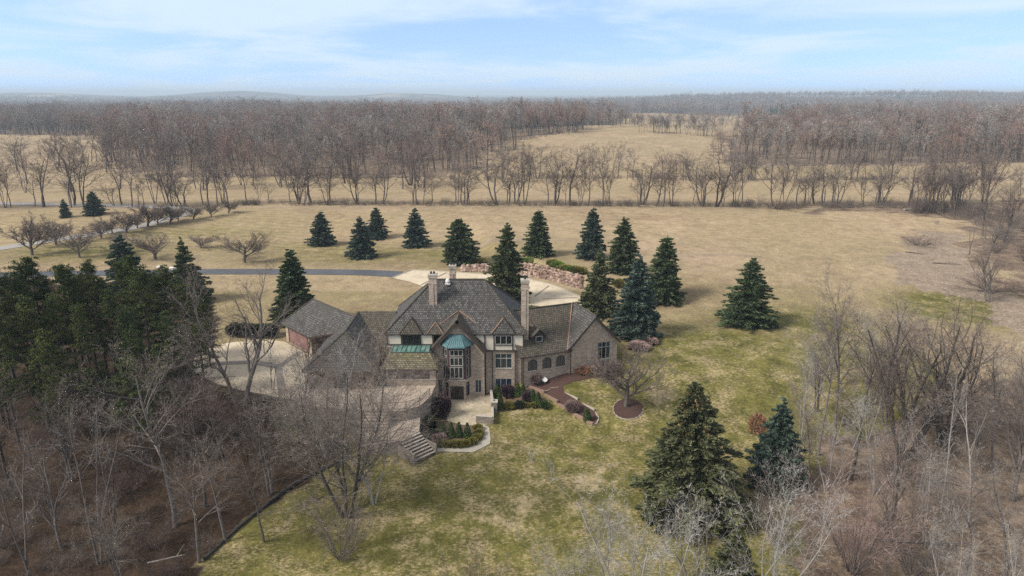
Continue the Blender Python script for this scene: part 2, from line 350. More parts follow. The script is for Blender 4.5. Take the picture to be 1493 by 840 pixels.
def window(par, o, d, n, u0, u1, z0, z1, cols, rows, fm='frame', fw=.07, depth=.12, curtain=True, sill=True, name='window', paneM='glass'):
    o = Vector((o[0], o[1], 0)); d = Vector(d); n = Vector(n)
    mb = MB()
    P = lambda u, z, k: o + d * u + Z3 * z - n * k
    def bar(a, b, c, e, k=depth, t=.07): mb.box(P(a, c, k), d, n, Z3, b - a, t, e - c)
    bar(u0, u1, z0, z0 + fw); bar(u0, u1, z1 - fw, z1); bar(u0, u0 + fw, z0 + fw, z1 - fw); bar(u1 - fw, u1, z0 + fw, z1 - fw)
    for i in range(1, cols):
        u = u0 + (u1 - u0) * i / cols; bar(u - fw / 2, u + fw / 2, z0 + fw, z1 - fw, depth - .002)
    for r in rows:
        z = z0 + (z1 - z0) * r; bar(u0 + fw, u1 - fw, z - fw / 2, z + fw / 2, depth - .004)
    w = mb.build(name, M[fm], par)
    p = MB(); p.poly([P(u0, z0, depth - .01), P(u1, z0, depth - .01), P(u1, z1, depth - .01), P(u0, z1, depth - .01)])
    p.build('pane', M[paneM], w)
    if curtain:
        wd = (u1 - u0) * .27
        for (a, sgn) in ((u0 + .04, 1), (u1 - .04, -1)):
            c = MB()
            for q in range(5):
                a0 = a + sgn * wd * q / 5; a1 = a + sgn * wd * (q + 1) / 5; k0 = depth + .12 + (.05 if q % 2 else 0); k1 = depth + .12 + (0 if q % 2 else .05)
                s0 = 1 - .45 * (q / 5); lo = z0 + .05
                c.poly([P(a0 if True else a, lo, k0), P(a0 + (a1 - a0) * .55, lo, k1), P(a1, z1 - .05, k1), P(a0, z1 - .05, k0)])
            c.build('curtain', M['curtain'], w)
    if sill:
        s = MB(); s.box(P(u0 - .08, z0 - .1, 0.0), d, n, Z3, u1 - u0 + .16, .07, .1); s.build('sill', M['coping'], w)
    return w

# ------------------------------------------------------------------ terrain mesh
def lines(lo, hi, step, end_lo, end_hi, g):
    mid = list(np.arange(lo, hi + .01, step)); up = []; q = hi; s = step
    while q < end_hi: s *= g; q += s; up.append(q)
    dn = []; q = lo; s = step
    while q > end_lo: s *= g; q -= s; dn.append(q)
    return np.array(dn[::-1] + mid + up)
xs = lines(-62, 62, 1.0, -24000, 24000, 1.035); ys = lines(44, 170, 1.0, -2500, 25000, 1.028)
X, Y = np.meshgrid(xs, ys); Zt = H(X, Y)
nx, ny = len(xs), len(ys)
verts = np.stack([X.ravel(), Y.ravel(), Zt.ravel()], 1)
idx = np.arange(nx * ny).reshape(ny, nx)
quads = np.stack([idx[:-1, :-1].ravel(), idx[:-1, 1:].ravel(), idx[1:, 1:].ravel(), idx[1:, :-1].ravel()], 1)
def npmesh(name, v, f, k, smooth=False):
    me = bpy.data.meshes.new(name); nv, nf = len(v), len(f)
    me.vertices.add(nv); me.vertices.foreach_set('co', np.ascontiguousarray(v, np.float32).ravel())
    me.loops.add(nf * k); me.loops.foreach_set('vertex_index', np.ascontiguousarray(f, np.int32).ravel())
    me.polygons.add(nf); me.polygons.foreach_set('loop_start', np.arange(0, nf * k, k, dtype=np.int32))
    me.polygons.foreach_set('loop_total', np.full(nf, k, np.int32))
    if smooth: me.polygons.foreach_set('use_smooth', np.ones(nf, bool))
    me.update(calc_edges=True); me.validate(); return me
gme = npmesh('ground', verts, quads, 4, True)
def PG(*pp): return [G(px, py) for px, py in pp]
WL = PG((300, 815), (385, 740), (470, 690), (520, 640), (500, 618), (440, 596), (410, 592), (330, 577), (318, 520), (318, 440), (240, 405), (120, 415), (-60, 400), (-400, 420), (-700, 900), (200, 990))
WR = PG((1130, 960), (1150, 800), (1170, 700), (1190, 655), (1260, 640), (1330, 600), (1400, 560), (1520, 545), (1900, 600), (1900, 1000), (1300, 1100))
WR2 = PG((1400, 322), (1410, 345), (1425, 385), (1460, 420), (1500, 450), (1700, 520), (1900, 480), (1700, 300), (1500, 290), (1400, 300), (1250, 296), (1180, 302), (1180, 310), (1300, 308))
FA = PG((180, 250), (285, 258), (500, 260), (665, 258), (700, 240), (742, 207), (830, 192), (900, 186), (900, 163), (300, 158), (-250, 160), (-250, 196), (172, 197))
FB = PG((1060, 240), (1300, 242), (1750, 242), (1750, 158), (1240, 160), (1200, 172), (1150, 186), (1060, 199), (1050, 215))
fx, fy = X.ravel(), Y.ravel()
z1 = np.zeros((nx * ny, 4), np.float32); z2 = np.zeros((nx * ny, 4), np.float32); z1[:, 3] = z2[:, 3] = 1
gr = np.zeros(nx * ny)
for px, py, sx, sy, a in ((1070, 530, 24, 18, 1.25), (1150, 470, 18, 12, .9), (930, 640, 16, 12, 1.15), (1060, 620, 9, 12, .8), (940, 700, 18, 10, .55), (760, 620, 14, 6, .6), (560, 770, 7, 10, .85), (600, 690, 6, 8, .5), (560, 370, 40, 14, .75),
                          (700, 385, 30, 10, .55), (430, 360, 30, 10, .6), (250, 340, 40, 12, .65), (130, 365, 25, 14, .9), (400, 322, 40, 22, .4), (540, 440, 14, 10, .3), (600, 445, 6, 8, .6),
                          (1420, 450, 14, 10, 1.3), (1340, 440, 12, 7, .4), (1000, 440, 14, 22, .45), (900, 800, 20, 8, .45), (430, 800, 12, 8, .5), (1150, 480, 20, 10, .5), (1100, 800, 10, 10, .4), (60, 320, 40, 30, .35),
                          (1180, 250, 130, 22, .45), (950, 275, 150, 20, .3), (250, 282, 120, 16, .35)):
    p = G(px, py); gr = np.maximum(gr, a * np.exp(-((fx - p[0]) / sx) ** 2 - ((fy - p[1]) / sy) ** 2) ** .8)
gr = np.maximum(gr, .88 * (fy < 96) * (np.abs(fx) < 60)); gr = np.maximum(gr, .42 * (fy < 128) * (np.abs(fx) < 60))
z1[:, 0] = gr
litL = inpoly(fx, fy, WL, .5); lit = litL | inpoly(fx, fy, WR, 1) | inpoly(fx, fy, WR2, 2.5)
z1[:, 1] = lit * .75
for px, py, s in ((720, 745, 5), (640, 800, 6), (800, 730, 6), (860, 715, 5), (980, 600, 4), (960, 570, 3.5), (760, 607, 4), (820, 570, 3), (720, 650, 3.5), (990, 660, 4)):
    p = G(px, py); z1[:, 2] = np.maximum(z1[:, 2], .55 * np.exp(-((fx - p[0]) / s) ** 2 - ((fy - p[1]) / (s * .8)) ** 2))
fore = inpoly(fx, fy, FA, 5) | inpoly(fx, fy, FB, 5)
z1[:, 1] = np.maximum(z1[:, 1], fore * .9)
fld = inpoly(fx, fy, PG((900, 186), (1240, 182), (1260, 176), (1100, 172), (900, 175)))
z2[:, 0] = sm(1300, 1700, fy) * (~fld)
dirtp = inpoly(fx, fy, PG((1295, 400), (1350, 425), (1430, 450), (1500, 490), (1600, 520), (1493, 430), (1430, 400), (1400, 340), (1340, 335), (1310, 360)), 1.5)
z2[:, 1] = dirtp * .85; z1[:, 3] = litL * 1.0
for px, py, sx, sy, a in ((750, 350, 40, 3, .7), (640, 340, 18, 3, .5), (1020, 372, 22, 2.5, .6), (450, 345, 12, 3, .5), (690, 303, 300, 3, .6), (1240, 303, 60, 6, .6), (970, 575, 4, 3, .5), (1000, 560, 4, 3, .3)):
    p = G(px, py); z2[:, 1] = np.maximum(z2[:, 1], a * np.exp(-((fx - p[0]) / sx) ** 2 - ((fy - p[1]) / sy) ** 2))
z2[:, 2] = sm(150, 175, fy)
for nm_, arr in (('zone', z1), ('zone2', z2)):
    at = gme.color_attributes.new(nm_, 'FLOAT_COLOR', 'POINT'); at.data.foreach_set('color', arr.ravel())
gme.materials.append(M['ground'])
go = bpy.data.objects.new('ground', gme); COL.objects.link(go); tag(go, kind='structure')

# ------------------------------------------------------------------ draped sheets
def drape(name, pts, m, off=.05, res=1.2, flat=None, kind='structure', skirt=0):
    bm = bmesh.new(); vs = []
    n = len(pts)
    for i in range(n):
        a, b = pts[i], pts[(i + 1) % n]; k = max(1, int(math.dist(a[:2], b[:2]) / res))
        for q in range(k): vs.append(bm.verts.new((a[0] + (b[0] - a[0]) * q / k, a[1] + (b[1] - a[1]) * q / k, 0)))
    es = [bm.edges.new((vs[i], vs[(i + 1) % len(vs)])) for i in range(len(vs))]
    bmesh.ops.triangle_fill(bm, edges=es, use_beauty=True)
    if flat is None:
        for _ in range(4):
            le = [e for e in bm.edges if e.calc_length() > res * 1.4]
            if not le: break
            bmesh.ops.subdivide_edges(bm, edges=le, cuts=1); bmesh.ops.triangulate(bm, faces=bm.faces)
    uvl = bm.loops.layers.uv.new('UVMap')
    for v in bm.verts: v.co.z = (Hs(v.co.x, v.co.y) + off) if flat is None else flat
    bmesh.ops.recalc_face_normals(bm, faces=bm.faces)
    for f in bm.faces:
        if f.normal.z < 0: f.normal_flip()
        for l in f.loops: l[uvl].uv = l.vert.co.xy
    me = bpy.data.meshes.new(name); bm.to_mesh(me); bm.free(); me.materials.append(m)
    o = bpy.data.objects.new(name, me); COL.objects.link(o); tag(o, kind=kind); return o
def smooth_path(pts, step=1.5):
    out = []; P = [Vector((p[0], p[1])) for p in pts]; P = [P[0] * 2 - P[1]] + P + [P[-1] * 2 - P[-2]]
    for i in range(1, len(P) - 2):
        k = max(2, int((P[i + 1] - P[i]).length / step))
        for q in range(k):
            t = q / k; a, b, c, d = P[i - 1:i + 3]
            out.append(.5 * ((2 * b) + (c - a) * t + (2 * a - 5 * b + 4 * c - d) * t * t + (3 * b - a - 3 * c + d) * t ** 3))
    out.append(P[-2]); return out
def ribbon(name, pts, w, m, off=.06, thick=0, kind='structure', wob=0):
    C = smooth_path(pts); mb = MB(); rows = []
    for i, p in enumerate(C):
        t = (C[min(i + 1, len(C) - 1)] - C[max(i - 1, 0)]).normalized(); nn = Vector((-t.y, t.x)); row = []
        ww = w * (1 + wob * random.uniform(-1, 1))
        for k in (-.5, -.17, .17, .5): q = p + nn * ww * k; row.append((q.x, q.y, Hs(q.x, q.y) + off))
        rows.append(row)
    for a, b in zip(rows, rows[1:]):
        for k in range(3): mb.poly([a[k], a[k + 1], b[k + 1], b[k]][::-1])
        if thick:
            for k in (0, 3): mb.poly([a[k], b[k], (b[k][0], b[k][1], b[k][2] - thick), (a[k][0], a[k][1], a[k][2] - thick)])
    o = mb.build(name, m, None, weld=True); tag(o, kind=kind); return o

ribbon('driveway', [G(*q) for q in ((-120, 404), (60, 400), (180, 398), (310, 396.5), (430, 396.5), (520, 397.5), (583, 400))], 4.6, M['asphalt'])
ribbon('farm_road', [G(*q) for q in ((-150, 296), (0, 297), (120, 299), (205, 301), (262, 304), (273, 310), (235, 322), (190, 333), (134, 342), (60, 353), (-60, 372))], 5.2, M['gravel_road'], .08)
# arrival court of pale concrete behind the house
court = [atz(x, y, 3.05) for x, y in ((570, 405), (583, 401), (597, 394.5), (630, 395.5), (668, 398), (708, 401), (740, 403.5), (770, 408), (800, 415), (825, 424), (846, 434), (850, 447))] + [(10, 106, 0), (-12, 101, 0), (-14, 112, 0)] + [atz(x, y, 3.05) for x, y in ((628, 426), (614, 417), (596, 411))]
drape('court', court, M['concrete'], flat=3.12)
drape('court_island', [(3.2 + 4.2 * math.cos(a), 112.6 + 5.2 * math.sin(a), 0) for a in [k * math.pi / 12 for k in range(24)]], M['mulch_b'], flat=3.2)
bandm = MB()
def band(pts, w, z=3.135):
    for a, b in zip(pts, pts[1:]):
        a = Vector((a[0], a[1], 0)); b = Vector((b[0], b[1], 0)); t = (b - a).normalized(); n = Vector((-t.y, t.x, 0)) * w / 2; t = t * w * .45
        bandm.poly([(a - n - t) + Z3 * z, (b - n + t) + Z3 * z, (b + n + t) + Z3 * z, (a + n - t) + Z3 * z]); z += .004
band([atz(x, y, 3.12) for x, y in ((571, 405), (598, 394.5))], .7)
band([atz(x, y, 3.12) for x, y in ((615, 415), (650, 398))], .5, 3.145)
band([atz(x, y, 3.12) for x, y in ((780, 432), (800, 417))], .35, 3.15)
band([atz(x, y, 3.12) for x, y in ((792, 436), (840, 434))], .35, 3.155)
# garage forecourt
pad = [atz(x, y, 3.15) for x, y in ((318, 560), (345, 569), (380, 575), (412, 581), (450, 586))] + [(-26.5, 81, 0), (-26.5, 88, 0), (-29, 93, 0), (-35.2, 99.2, 0)] + [atz(x, y, 3.15) for x, y in ((380, 494), (330, 500), (285, 515), (280, 540))]
drape('forecourt', pad, M['concrete'], flat=3.12)
bd = lambda *q: [atz(x, y, 3.12) for x, y in q]
band(bd((413, 579), (410, 562), (406, 535), (437, 514)), .95)
band(bd((406, 535), (370, 528), (322, 530)), 1.3, 3.15)
band(bd((342, 549), (300, 552)), .3, 3.165)
ob = bandm.build('paver_bands', M['paverband']); tag(ob, kind='structure')
# kerb around court
kb = MB()
kp = [atz(x, y, 3.05) for x, y in ((597, 394.5), (630, 395.5), (668, 398), (708, 401), (740, 403.5), (770, 408), (800, 415), (825, 424), (846, 434))]
for a, b in zip(kp, kp[1:]):
    a = Vector((a[0], a[1], 3.0)); b = Vector((b[0], b[1], 3.0)); d = (b - a); ln = d.length; d.normalize(); kb.box(a, d, Vector((-d.y, d.x, 0)), Z3, ln, .25, .26)
tag(kb.build('kerb', M['path']), kind='structure')

# ------------------------------------------------------------------ the mansion
mansion = root('mansion', 'large brick manor house with dark shake roofs, half-timbered upper floor and green copper bay roof', 'house', (-7, 88, 0))
X1, Y1, Z1 = (1, 0, 0), (0, 1, 0), (0, 0, 1)
NF = (0, -1, 0)   # facing the camera
def roofpart(slabs, m1='shake', label=None, fascia='timber', th=.22, name='roof'):
    mb = MB()
    for s in slabs: mb.slab(s, th)
    return mb.build(name, [M[m1], M[fascia]], mansion, label)

# main block x -16.7..1.4, y 87..98.6, eave 9
mx0, mx1, my0, my1, ez, rz_ = -16.7, 1.4, 87.0, 98.4, 8.95, 14.85
ov = .5
rf = roofpart([
    [(mx0 - ov, my0 - ov, ez), (mx1 + ov, my0 - ov, ez), (-3.9, 92.7, rz_), (-11.0, 92.7, rz_)],
    [(mx1 + ov, my0 - ov, ez), (mx1 + ov, my1 + ov, ez), (-3.9, 92.7, rz_)],
    [(mx1 + ov, my1 + ov, ez), (mx0 - ov, my1 + ov, ez), (-11.0, 92.7, rz_), (-3.9, 92.7, rz_)],
    [(mx0 - ov, my1 + ov, ez), (mx0 - ov, my0 - ov, ez), (-11.0, 92.7, rz_)]])
rc = MB()
for a, b in (((mx0 - ov, my0 - ov, ez), (-11, 92.7, rz_)), ((mx1 + ov, my0 - ov, ez), (-3.9, 92.7, rz_)), ((-11, 92.7, rz_), (-3.9, 92.7, rz_)), ((mx1 + ov, my1 + ov, ez), (-3.9, 92.7, rz_)), ((mx0 - ov, my1 + ov, ez), (-11, 92.7, rz_))):
    rc.tube(Vector(a) + Z3 * .03, Vector(b) + Z3 * .03, .13, k=6)
rc.build('ridge_cap', M['shake_warm'], rf)
# brick walls of main block
w = MB()
wallrect(w, (-3.7, 87), X1, NF, 5.1, 0, 6.5, [])
wallrect(w, (mx0, 87), X1, NF, 6.2, 0, 7.3, [])
wallrect(w, (mx1, 87), Y1, (1, 0, 0), 11.4, 0, 8.95, [])
wallrect(w, (mx0, 98.4), (0, -1, 0), (-1, 0, 0), 11.4, 0, 8.95, [])
wallrect(w, (mx1, 98.4), (-1, 0, 0), (0, 1, 0), 18.1, 0, 8.95, [(3, 4.6, 6.2, 8.2), (8, 9.2, 3.1, 5.4), (13, 14.6, 6.2, 8.2)])
w.build('wall', M['brick'], mansion)
# projecting pier with the two windows
w = MB()
pw = [(.3, 2.6, 3.88, 6.0), (.3, 2.6, .75, 2.35)]
wallrect(w, (-2.6, 86.7), X1, NF, 2.95, 0, 6.45, pw)
wallrect(w, (-2.6, 87), (0, -1, 0), (-1, 0, 0), .3, 0, 6.45, [])
wallrect(w, (.35, 86.7), Y1, (1, 0, 0), .3, 0, 6.45, [])
w.build('wall', M['brick'], mansion)
window(mansion, (-2.6, 86.7), X1, NF, .3, 2.6, 3.88, 6.0, 3, [.68])
window(mansion, (-2.6, 86.7), X1, NF, .3, 2.6, .75, 2.35, 3, [], curtain=False, paneM='blue')
# half-timbered upper floor, right
w = MB()
w.abox(-4.9, 1.55, 86.62, 87.1, 6.5, 8.93); w.build('stucco_panel', M['stucco'], mansion)
t = MB()
y_ = 86.53
def beam(mb, x0, x1, z0, z1, y=y_): mb.abox(x0, x1, y, y + .085, z0, z1)
beam(t, -4.9, 1.6, 6.42, 6.6); beam(t, -4.9, 1.6, 8.74, 8.93)
for x0, x1 in ((-3.75, -3.58), (-2.5, -2.35), (0.03, .18), (1.45, 1.6)): beam(t, x0, x1, 6.6, 8.74)
beam(t, -2.35, .03, 7.28, 7.42)
t.box((-4.9, 86.54, 8.4), Vector((1.15, 0, -1.1)).normalized(), Y1, Vector((1.1, 0, 1.15)).normalized(), 1.6, .08, .14)
t.abox(-2.3, -.0, 86.5, 86.62, 7.42, 8.74)
t.build('timber_framing', M['timber'], mansion)
window(mansion, (-2.3, 86.44), X1, NF, .0, 2.3, 7.45, 8.72, 3, [], fm='frame', depth=.05, sill=False)
dk = MB(); dk.poly([(-2.3, 86.49, 7.45), (0, 86.49, 7.45), (0, 86.49, 8.72), (-2.3, 86.49, 8.72)])
# half-timbered upper floor, left
w = MB(); w.abox(-16.85, -10.6, 86.62, 87.1, 7.0, 8.93); w.build('stucco_panel', M['stucco'], mansion)
t = MB()
beam(t, -16.9, -10.6, 7.3, 7.46); beam(t, -16.9, -10.6, 8.74, 8.93)
for x0, x1 in ((-16.9, -16.72), (-14.98, -14.8), (-12.42, -12.24), (-10.75, -10.6)): beam(t, x0, x1, 7.46, 8.74)
t.abox(-14.8, -12.42, 86.5, 86.62, 7.46, 8.74)
t.build('timber_framing', M['timber'], mansion)
window(mansion, (-14.8, 86.44), X1, NF, 0.03, 2.35, 7.46, 8.72, 3, [], fm='frame_dk', depth=.05, sill=False)
# small hipped dormer roofs above the two upper windows + a third beside the gable
def hipcap(cx, hw, zt, yb=86.3, m1='shake_warm', cop=None):
    yk = my0 - ov + (zt - ez) / .9516; yt = yb + .95
    r_ = roofpart([[(cx - hw, yb, ez + .05), (cx + hw, yb, ez + .05), (cx, yt, zt)],
                  [(cx - hw, yb, ez + .05), (cx, yt, zt), (cx, yk + .1, zt), (cx - hw, yb + .4, ez + .05)],
                  [(cx + hw, yb, ez + .05), (cx + hw, yb + .4, ez + .05), (cx, yk + .1, zt), (cx, yt, zt)]], m1, 'small hipped roof over an upper window', th=.12)
    f = MB()
    for s_ in (-1, 1):
        f.tube((cx + s_ * hw, yb, ez + .12), (cx, yt, zt + .06), .06)
    f.build('flashing', M[cop or 'shake_warm'], r_)
hipcap(-13.6, 1.5, 10.85); hipcap(-1.15, 1.55, 10.8, m1='shake', cop=None); hipcap(-10.3, 1.1, 10.3, cop='copper_raw')
cf = MB(); cf.tube((-2.75, 86.35, 9.12), (-1.2, 87.3, 10.9), .08)
cf.build('flashing', M['copper_raw'], rf)
# central gable
gx0, gx1, gy, gp, gpz = -10.9, -3.75, 86.0, -7.25, 11.3
w = MB()
ops = [(1.35 - .9, 1.35 - .05, .95, 2.6)]
wallrect(w, (gx0, gy), X1, NF, gx1 - gx0, 0, 7.2, [(.45, 1.35, .55, 2.45), (5.85, 6.75, .6, 2.5)])
w.poly([(gx0, gy, 7.2), (gx1, gy, 7.2), (gp + .05, gy, gpz - .25)])
wallrect(w, (gx1, gy), Y1, (1, 0, 0), 1.2, 0, 7.3, []); wallrect(w, (gx0, gy + 1.2), (0, -1, 0), (-1, 0, 0), 1.2, 0, 7.3, [])
w.build('wall', M['brick'], mansion)
window(mansion, (gx0, gy), X1, NF, .45, 1.35, .55, 2.45, 2, [], fm='frame_dk', curtain=False, paneM='blue')
window(mansion, (gx0, gy), X1, NF, 5.85, 6.75, .6, 2.5, 2, [], fm='frame', curtain=False, paneM='blue')
gf, gb = gy - .55, 90.0
sl = (gpz - 7.0) / (gp - gx0)
gr_ = roofpart([[(gx0 - .35, gf, 6.75), (gp, gf, gpz), (gp, gb, gpz), (gx0 - .35, gb, 6.75)][::-1],
               [(gx1 + .35, gf, 6.75), (gx1 + .35, gb, 6.75), (gp, gb, gpz), (gp, gf, gpz)][::-1]], 'shake_warm', 'steep roof of the front gable')
b_ = MB()
for s_, ex in ((-1, gx0 - .35), (1, gx1 + .35)):
    a = Vector((ex, gf - .06, 6.72)); c = Vector((gp, gf - .06, gpz)); d = (c - a); ln = d.length; d.normalize(); nn = Vector((-d.z, 0, d.x)) * (1 if s_ > 0 else -1)
    if nn.z > 0: nn = -nn
    b_.box(a, d, Y1, nn, ln, .06, .42)
b_.build('bargeboard', M['timber'], gr_)
v_ = MB()
v_.tube((gp + .1, 89.0, gpz + .1), (gx1 + .55, 86.75, 8.95), .09); v_.tube((gp - .1, 89.0, gpz + .1), (gx0 - .2, 86.75, 9.15), .07); v_.build('valley_flashing', M['copper_raw'], gr_)
# the bay: brick base and tall window storey under a copper roof
B = [(-9.25, 86.0), (-8.45, 84.85), (-6.4, 84.85), (-5.55, 86.0)]
def facet(mb, a, b, z0, z1, ops, depth=.14):
    d = Vector((b[0] - a[0], b[1] - a[1], 0)); ln = d.length; d.normalize(); n = Vector((d.y, -d.x, 0)); wallrect(mb, a, d, n, ln, z0, z1, ops, depth); return d, n, ln
w = MB()
D1 = facet(w, B[0], B[1], 0, 2.85, [(.35, 1.05, .45, 2.45)]); D2 = facet(w, B[1], B[2], 0, 2.85, [(.12, 1.93, .02, 2.05)]); D3 = facet(w, B[2], B[3], 0, 2.85, [(.35, 1.05, .45, 2.45)])
w.build('bay_base', M['brick'], mansion)
for a, D in ((B[0], D1), (B[2], D3)): window(mansion, a, D[0], D[1], .35, 1.05, .45, 2.45, 1, [], fm='frame_dk', curtain=False, paneM='blue')
s = MB(); s.slab([(B[0][0] - .1, 86, 3.0), (B[1][0] - .05, 84.75, 3.0), (B[2][0] + .05, 84.75, 3.0), (B[3][0] + .1, 86, 3.0)][::1], .15, 0, 0); s.build('sill', M['coping'], mansion)
dr = MB(); dr.abox(-8.33, -7.43, 84.93, 84.99, .02, 2.04); dr.abox(-7.41, -6.52, 84.93, 84.99, .02, 2.04)
for x in (-8.2, -7.75, -7.28, -6.85):
    dr.abox(x, x + .3, 84.915, 84.93, .2, .9); dr.abox(x, x + .3, 84.915, 84.93, 1.05, 1.9)
door = dr.build('door', M['door'], mansion)
hd = MB(); hd.abox(-7.5, -7.46, 84.87, 84.93, .95, 1.15); hd.abox(-7.38, -7.34, 84.87, 84.93, .95, 1.15); hd.build('handle', M['black'], door)
w = MB()
E1 = facet(w, B[0], B[1], 3.0, 7.75, [(.4, 1.0, z, z + hh) for z, hh in ((3.2, 1.5), (4.9, 1.1), (6.2, 1.0))], .1)
E2 = facet(w, B[1], B[2], 3.0, 7.75, [(.15, 1.9, 3.15, 4.85), (.15, 1.9, 5.0, 6.2), (.15, 1.9, 6.38, 7.25)], .1)
E3 = facet(w, B[2], B[3], 3.0, 7.75, [(.4, 1.0, z, z + hh) for z, hh in ((3.2, 1.5), (4.9, 1.1), (6.2, 1.0))], .1)
bay = w.build('bay_storey', M['burg'], mansion)
for z0, z1_ in ((3.15, 4.85), (5.0, 6.2), (6.38, 7.25)): window(mansion, B[1], E2[0], E2[1], .15, 1.9, z0, z1_, 3, [], fm='frame', fw=.085, depth=.06, curtain=False, sill=False)
for a, D in ((B[0], E1), (B[2], E3)):
    for z, hh in ((3.2, 1.5), (4.9, 1.1), (6.2, 1.0)): window(mansion, a, D[0], D[1], .4, 1.0, z, z + hh, 1, [], fm='frame', fw=.05, depth=.06, curtain=False, sill=False)
cr = MB()
Be = [(-9.6, 86.0), (-8.6, 84.45), (-6.25, 84.45), (-5.2, 86.0)]; top = [(-8.35, 86.0), (-7.95, 85.72), (-6.85, 85.72), (-6.45, 86.0)]; midp = [tuple(.55 * a[i] + .45 * b[i] for i in (0, 1)) for a, b in zip(Be, top)]
for k in range(3):
    cr.poly([(*Be[k], 7.75), (*Be[k + 1], 7.75), (*midp[k + 1], 8.32), (*midp[k], 8.32)]); cr.poly([(*midp[k], 8.32), (*midp[k + 1], 8.32), (*top[k + 1], 9.05), (*top[k], 9.05)])
    cr.poly([(*Be[k], 7.75), (*Be[k], 7.6), (*Be[k + 1], 7.6), (*Be[k + 1], 7.75)])
cr.poly([(*q, 9.05) for q in top]); cr.poly([(*q, 7.6) for q in Be])
for k in range(3):
    nseg = 7 if k == 1 else 4
    for q in range(nseg + 1):
        f_ = q / nseg; e = [Be[k][i] * (1 - f_) + Be[k + 1][i] * f_ for i in (0, 1)]; m_ = [midp[k][i] * (1 - f_) + midp[k + 1][i] * f_ for i in (0, 1)]; tt = [top[k][i] * (1 - f_) + top[k + 1][i] * f_ for i in (0, 1)]
        cr.tube((*e, 7.78), (*m_, 8.35), .035, k=4); cr.tube((*m_, 8.35), (*tt, 9.08), .035, k=4)
cr.build('bay_roof', M['copper'], mansion, 'turquoise standing-seam copper roof of the bay')
# stepped stone edging beside the bay roof
for s_ in (-1, 1):
    ss = MB()
    for k in range(5):
        xx = -7.4 + s_ * (2.25 - .36 * k); ss.abox(min(xx, xx - s_ * .34), max(xx, xx - s_ * .34), 85.93, 85.995, 7.75 + .27 * k, 8.02 + .27 * k)
    ss.build('stepped_flashing', M['frame_dk'], mansion)
# chimneys
def chimney(cx, cy, wd, dp, z0, z1, pots, par=rf, lab=None):
    c = MB(); c.abox(cx - wd / 2, cx + wd / 2, cy - dp / 2, cy + dp / 2, z0, z1 - .5)
    c.abox(cx - wd / 2 - .06, cx + wd / 2 + .06, cy - dp / 2 - .06, cy + dp / 2 + .06, z1 - 1.35, z1 - 1.2)
    c.abox(cx - wd * .12, cx + wd * .12, cy - dp / 2 - .07, cy - dp / 2 - .002, z0, z1 - 1.35)
    c.abox(cx - wd / 2 - .08, cx + wd / 2 + .08, cy - dp / 2 - .08, cy + dp / 2 + .08, z1 - .5, z1 - .25)
    o = c.build('chimney', M['brick'], par, lab)
    p = MB(); p.abox(cx - wd / 2 - .1, cx + wd / 2 + .1, cy - dp / 2 - .1, cy + dp / 2 + .1, z1 - .245, z1); p.build('cap', M['white'], o) if False else None
    cap = p.build('chimney_cap', M['coping'], par if par.type == 'EMPTY' else mansion)
    q = MB()
    for k in range(pots): q.tube((cx + (k - (pots - 1) / 2) * .4, cy, z1 + .002), (cx + (k - (pots - 1) / 2) * .4, cy, z1 + .32), .15, .13, 8)
    q.build('chimney_pot', M['black'], cap)
chimney(-10.85, 90.2, 1.05, 1.0, 11.2, 16.35, 2, lab='chimney on the left of the front roof slope')
chimney(-8.55, 95.2, .85, .85, 11.5, 16.35, 2, lab='small chimney behind the ridge')
chimney(1.75, 88.2, 1.0, .95, 0, 16.1, 1, lab='tall chimney at the right end of the main roof')
vn = MB(); vn.tube((-9.0, 92.1, 14.1), (-9.0, 92.1, 14.75), .12); vn.tube((-9.0, 92.1, 14.75), (-9.0, 92.1, 15.1), .34, .2, 10); vn.abox(-9.35, -8.65, 91.75, 92.3, 14.3, 14.5); vn.build('roof_vent', M['white'], rf)

# sunroom with screened front
sx0, sx1, sy = -16.4, -10.0, 82.6
w = MB()
wallrect(w, (sx0, sy), X1, NF, sx1 - sx0, 0, 5.65, [(.25, 5.65, 4.1, 5.5)])
wallrect(w, (sx1, sy), Y1, (1, 0, 0), 4.2, 0, 5.65, [(.7, 3.0, 3.9, 5.3)]); wallrect(w, (sx0, sy + 4.4), (0, -1, 0), (-1, 0, 0), 4.4, 0, 5.65, [])
w.build('wall', M['brick'], mansion)
for k in range(5):
    a = .25 + 1.08 * k; window(mansion, (sx0, sy), X1, NF, a, a + 1.08, 4.1, 5.5, 1, [], fm='frame_dk', fw=.05, depth=.1, curtain=False, sill=False, paneM='screen', name='porch_screen')
window(mansion, (sx1, sy), Y1, (1, 0, 0), .7, 3.0, 3.9, 5.3, 2, [], fm='frame_dk', curtain=False, sill=False)
s = MB(); s.abox(sx0 - .05, sx1 + .05, sy - .08, sy - .002, 3.95, 4.08); s.build('sill', M['coping'], mansion)
e0, e1 = (sx0 - .6, sy - .5), (sx1 + .45, sy - .5); ti = [(-15.9, 84.6), (-11.0, 84.6)]
sr = roofpart([[(*e0, 5.7), (*e1, 5.7), (*ti[1], 7.15), (*ti[0], 7.15)], [(*e1, 5.7), (e1[0], 87.0, 5.7), (ti[1][0], 87, 7.15), (*ti[1], 7.15)], [(e0[0], 87, 5.7), (*e0, 5.7), (*ti[0], 7.15), (ti[0][0], 87, 7.15)]], 'shake_moss', 'mossy shake skirt roof of the porch')
cp = MB(); cp.slab([(-16.1, 84.4, 7.22), (-10.95, 84.4, 7.22), (-10.95, 86.98, 7.3), (-16.1, 86.98, 7.3)], .1, 0, 0)
for k in range(9): x = -16.0 + k * .62; cp.abox(x, x + .05, 84.4, 86.6, 7.28, 7.36)
cp.build('flat_copper_roof', M['copper_old'], sr)

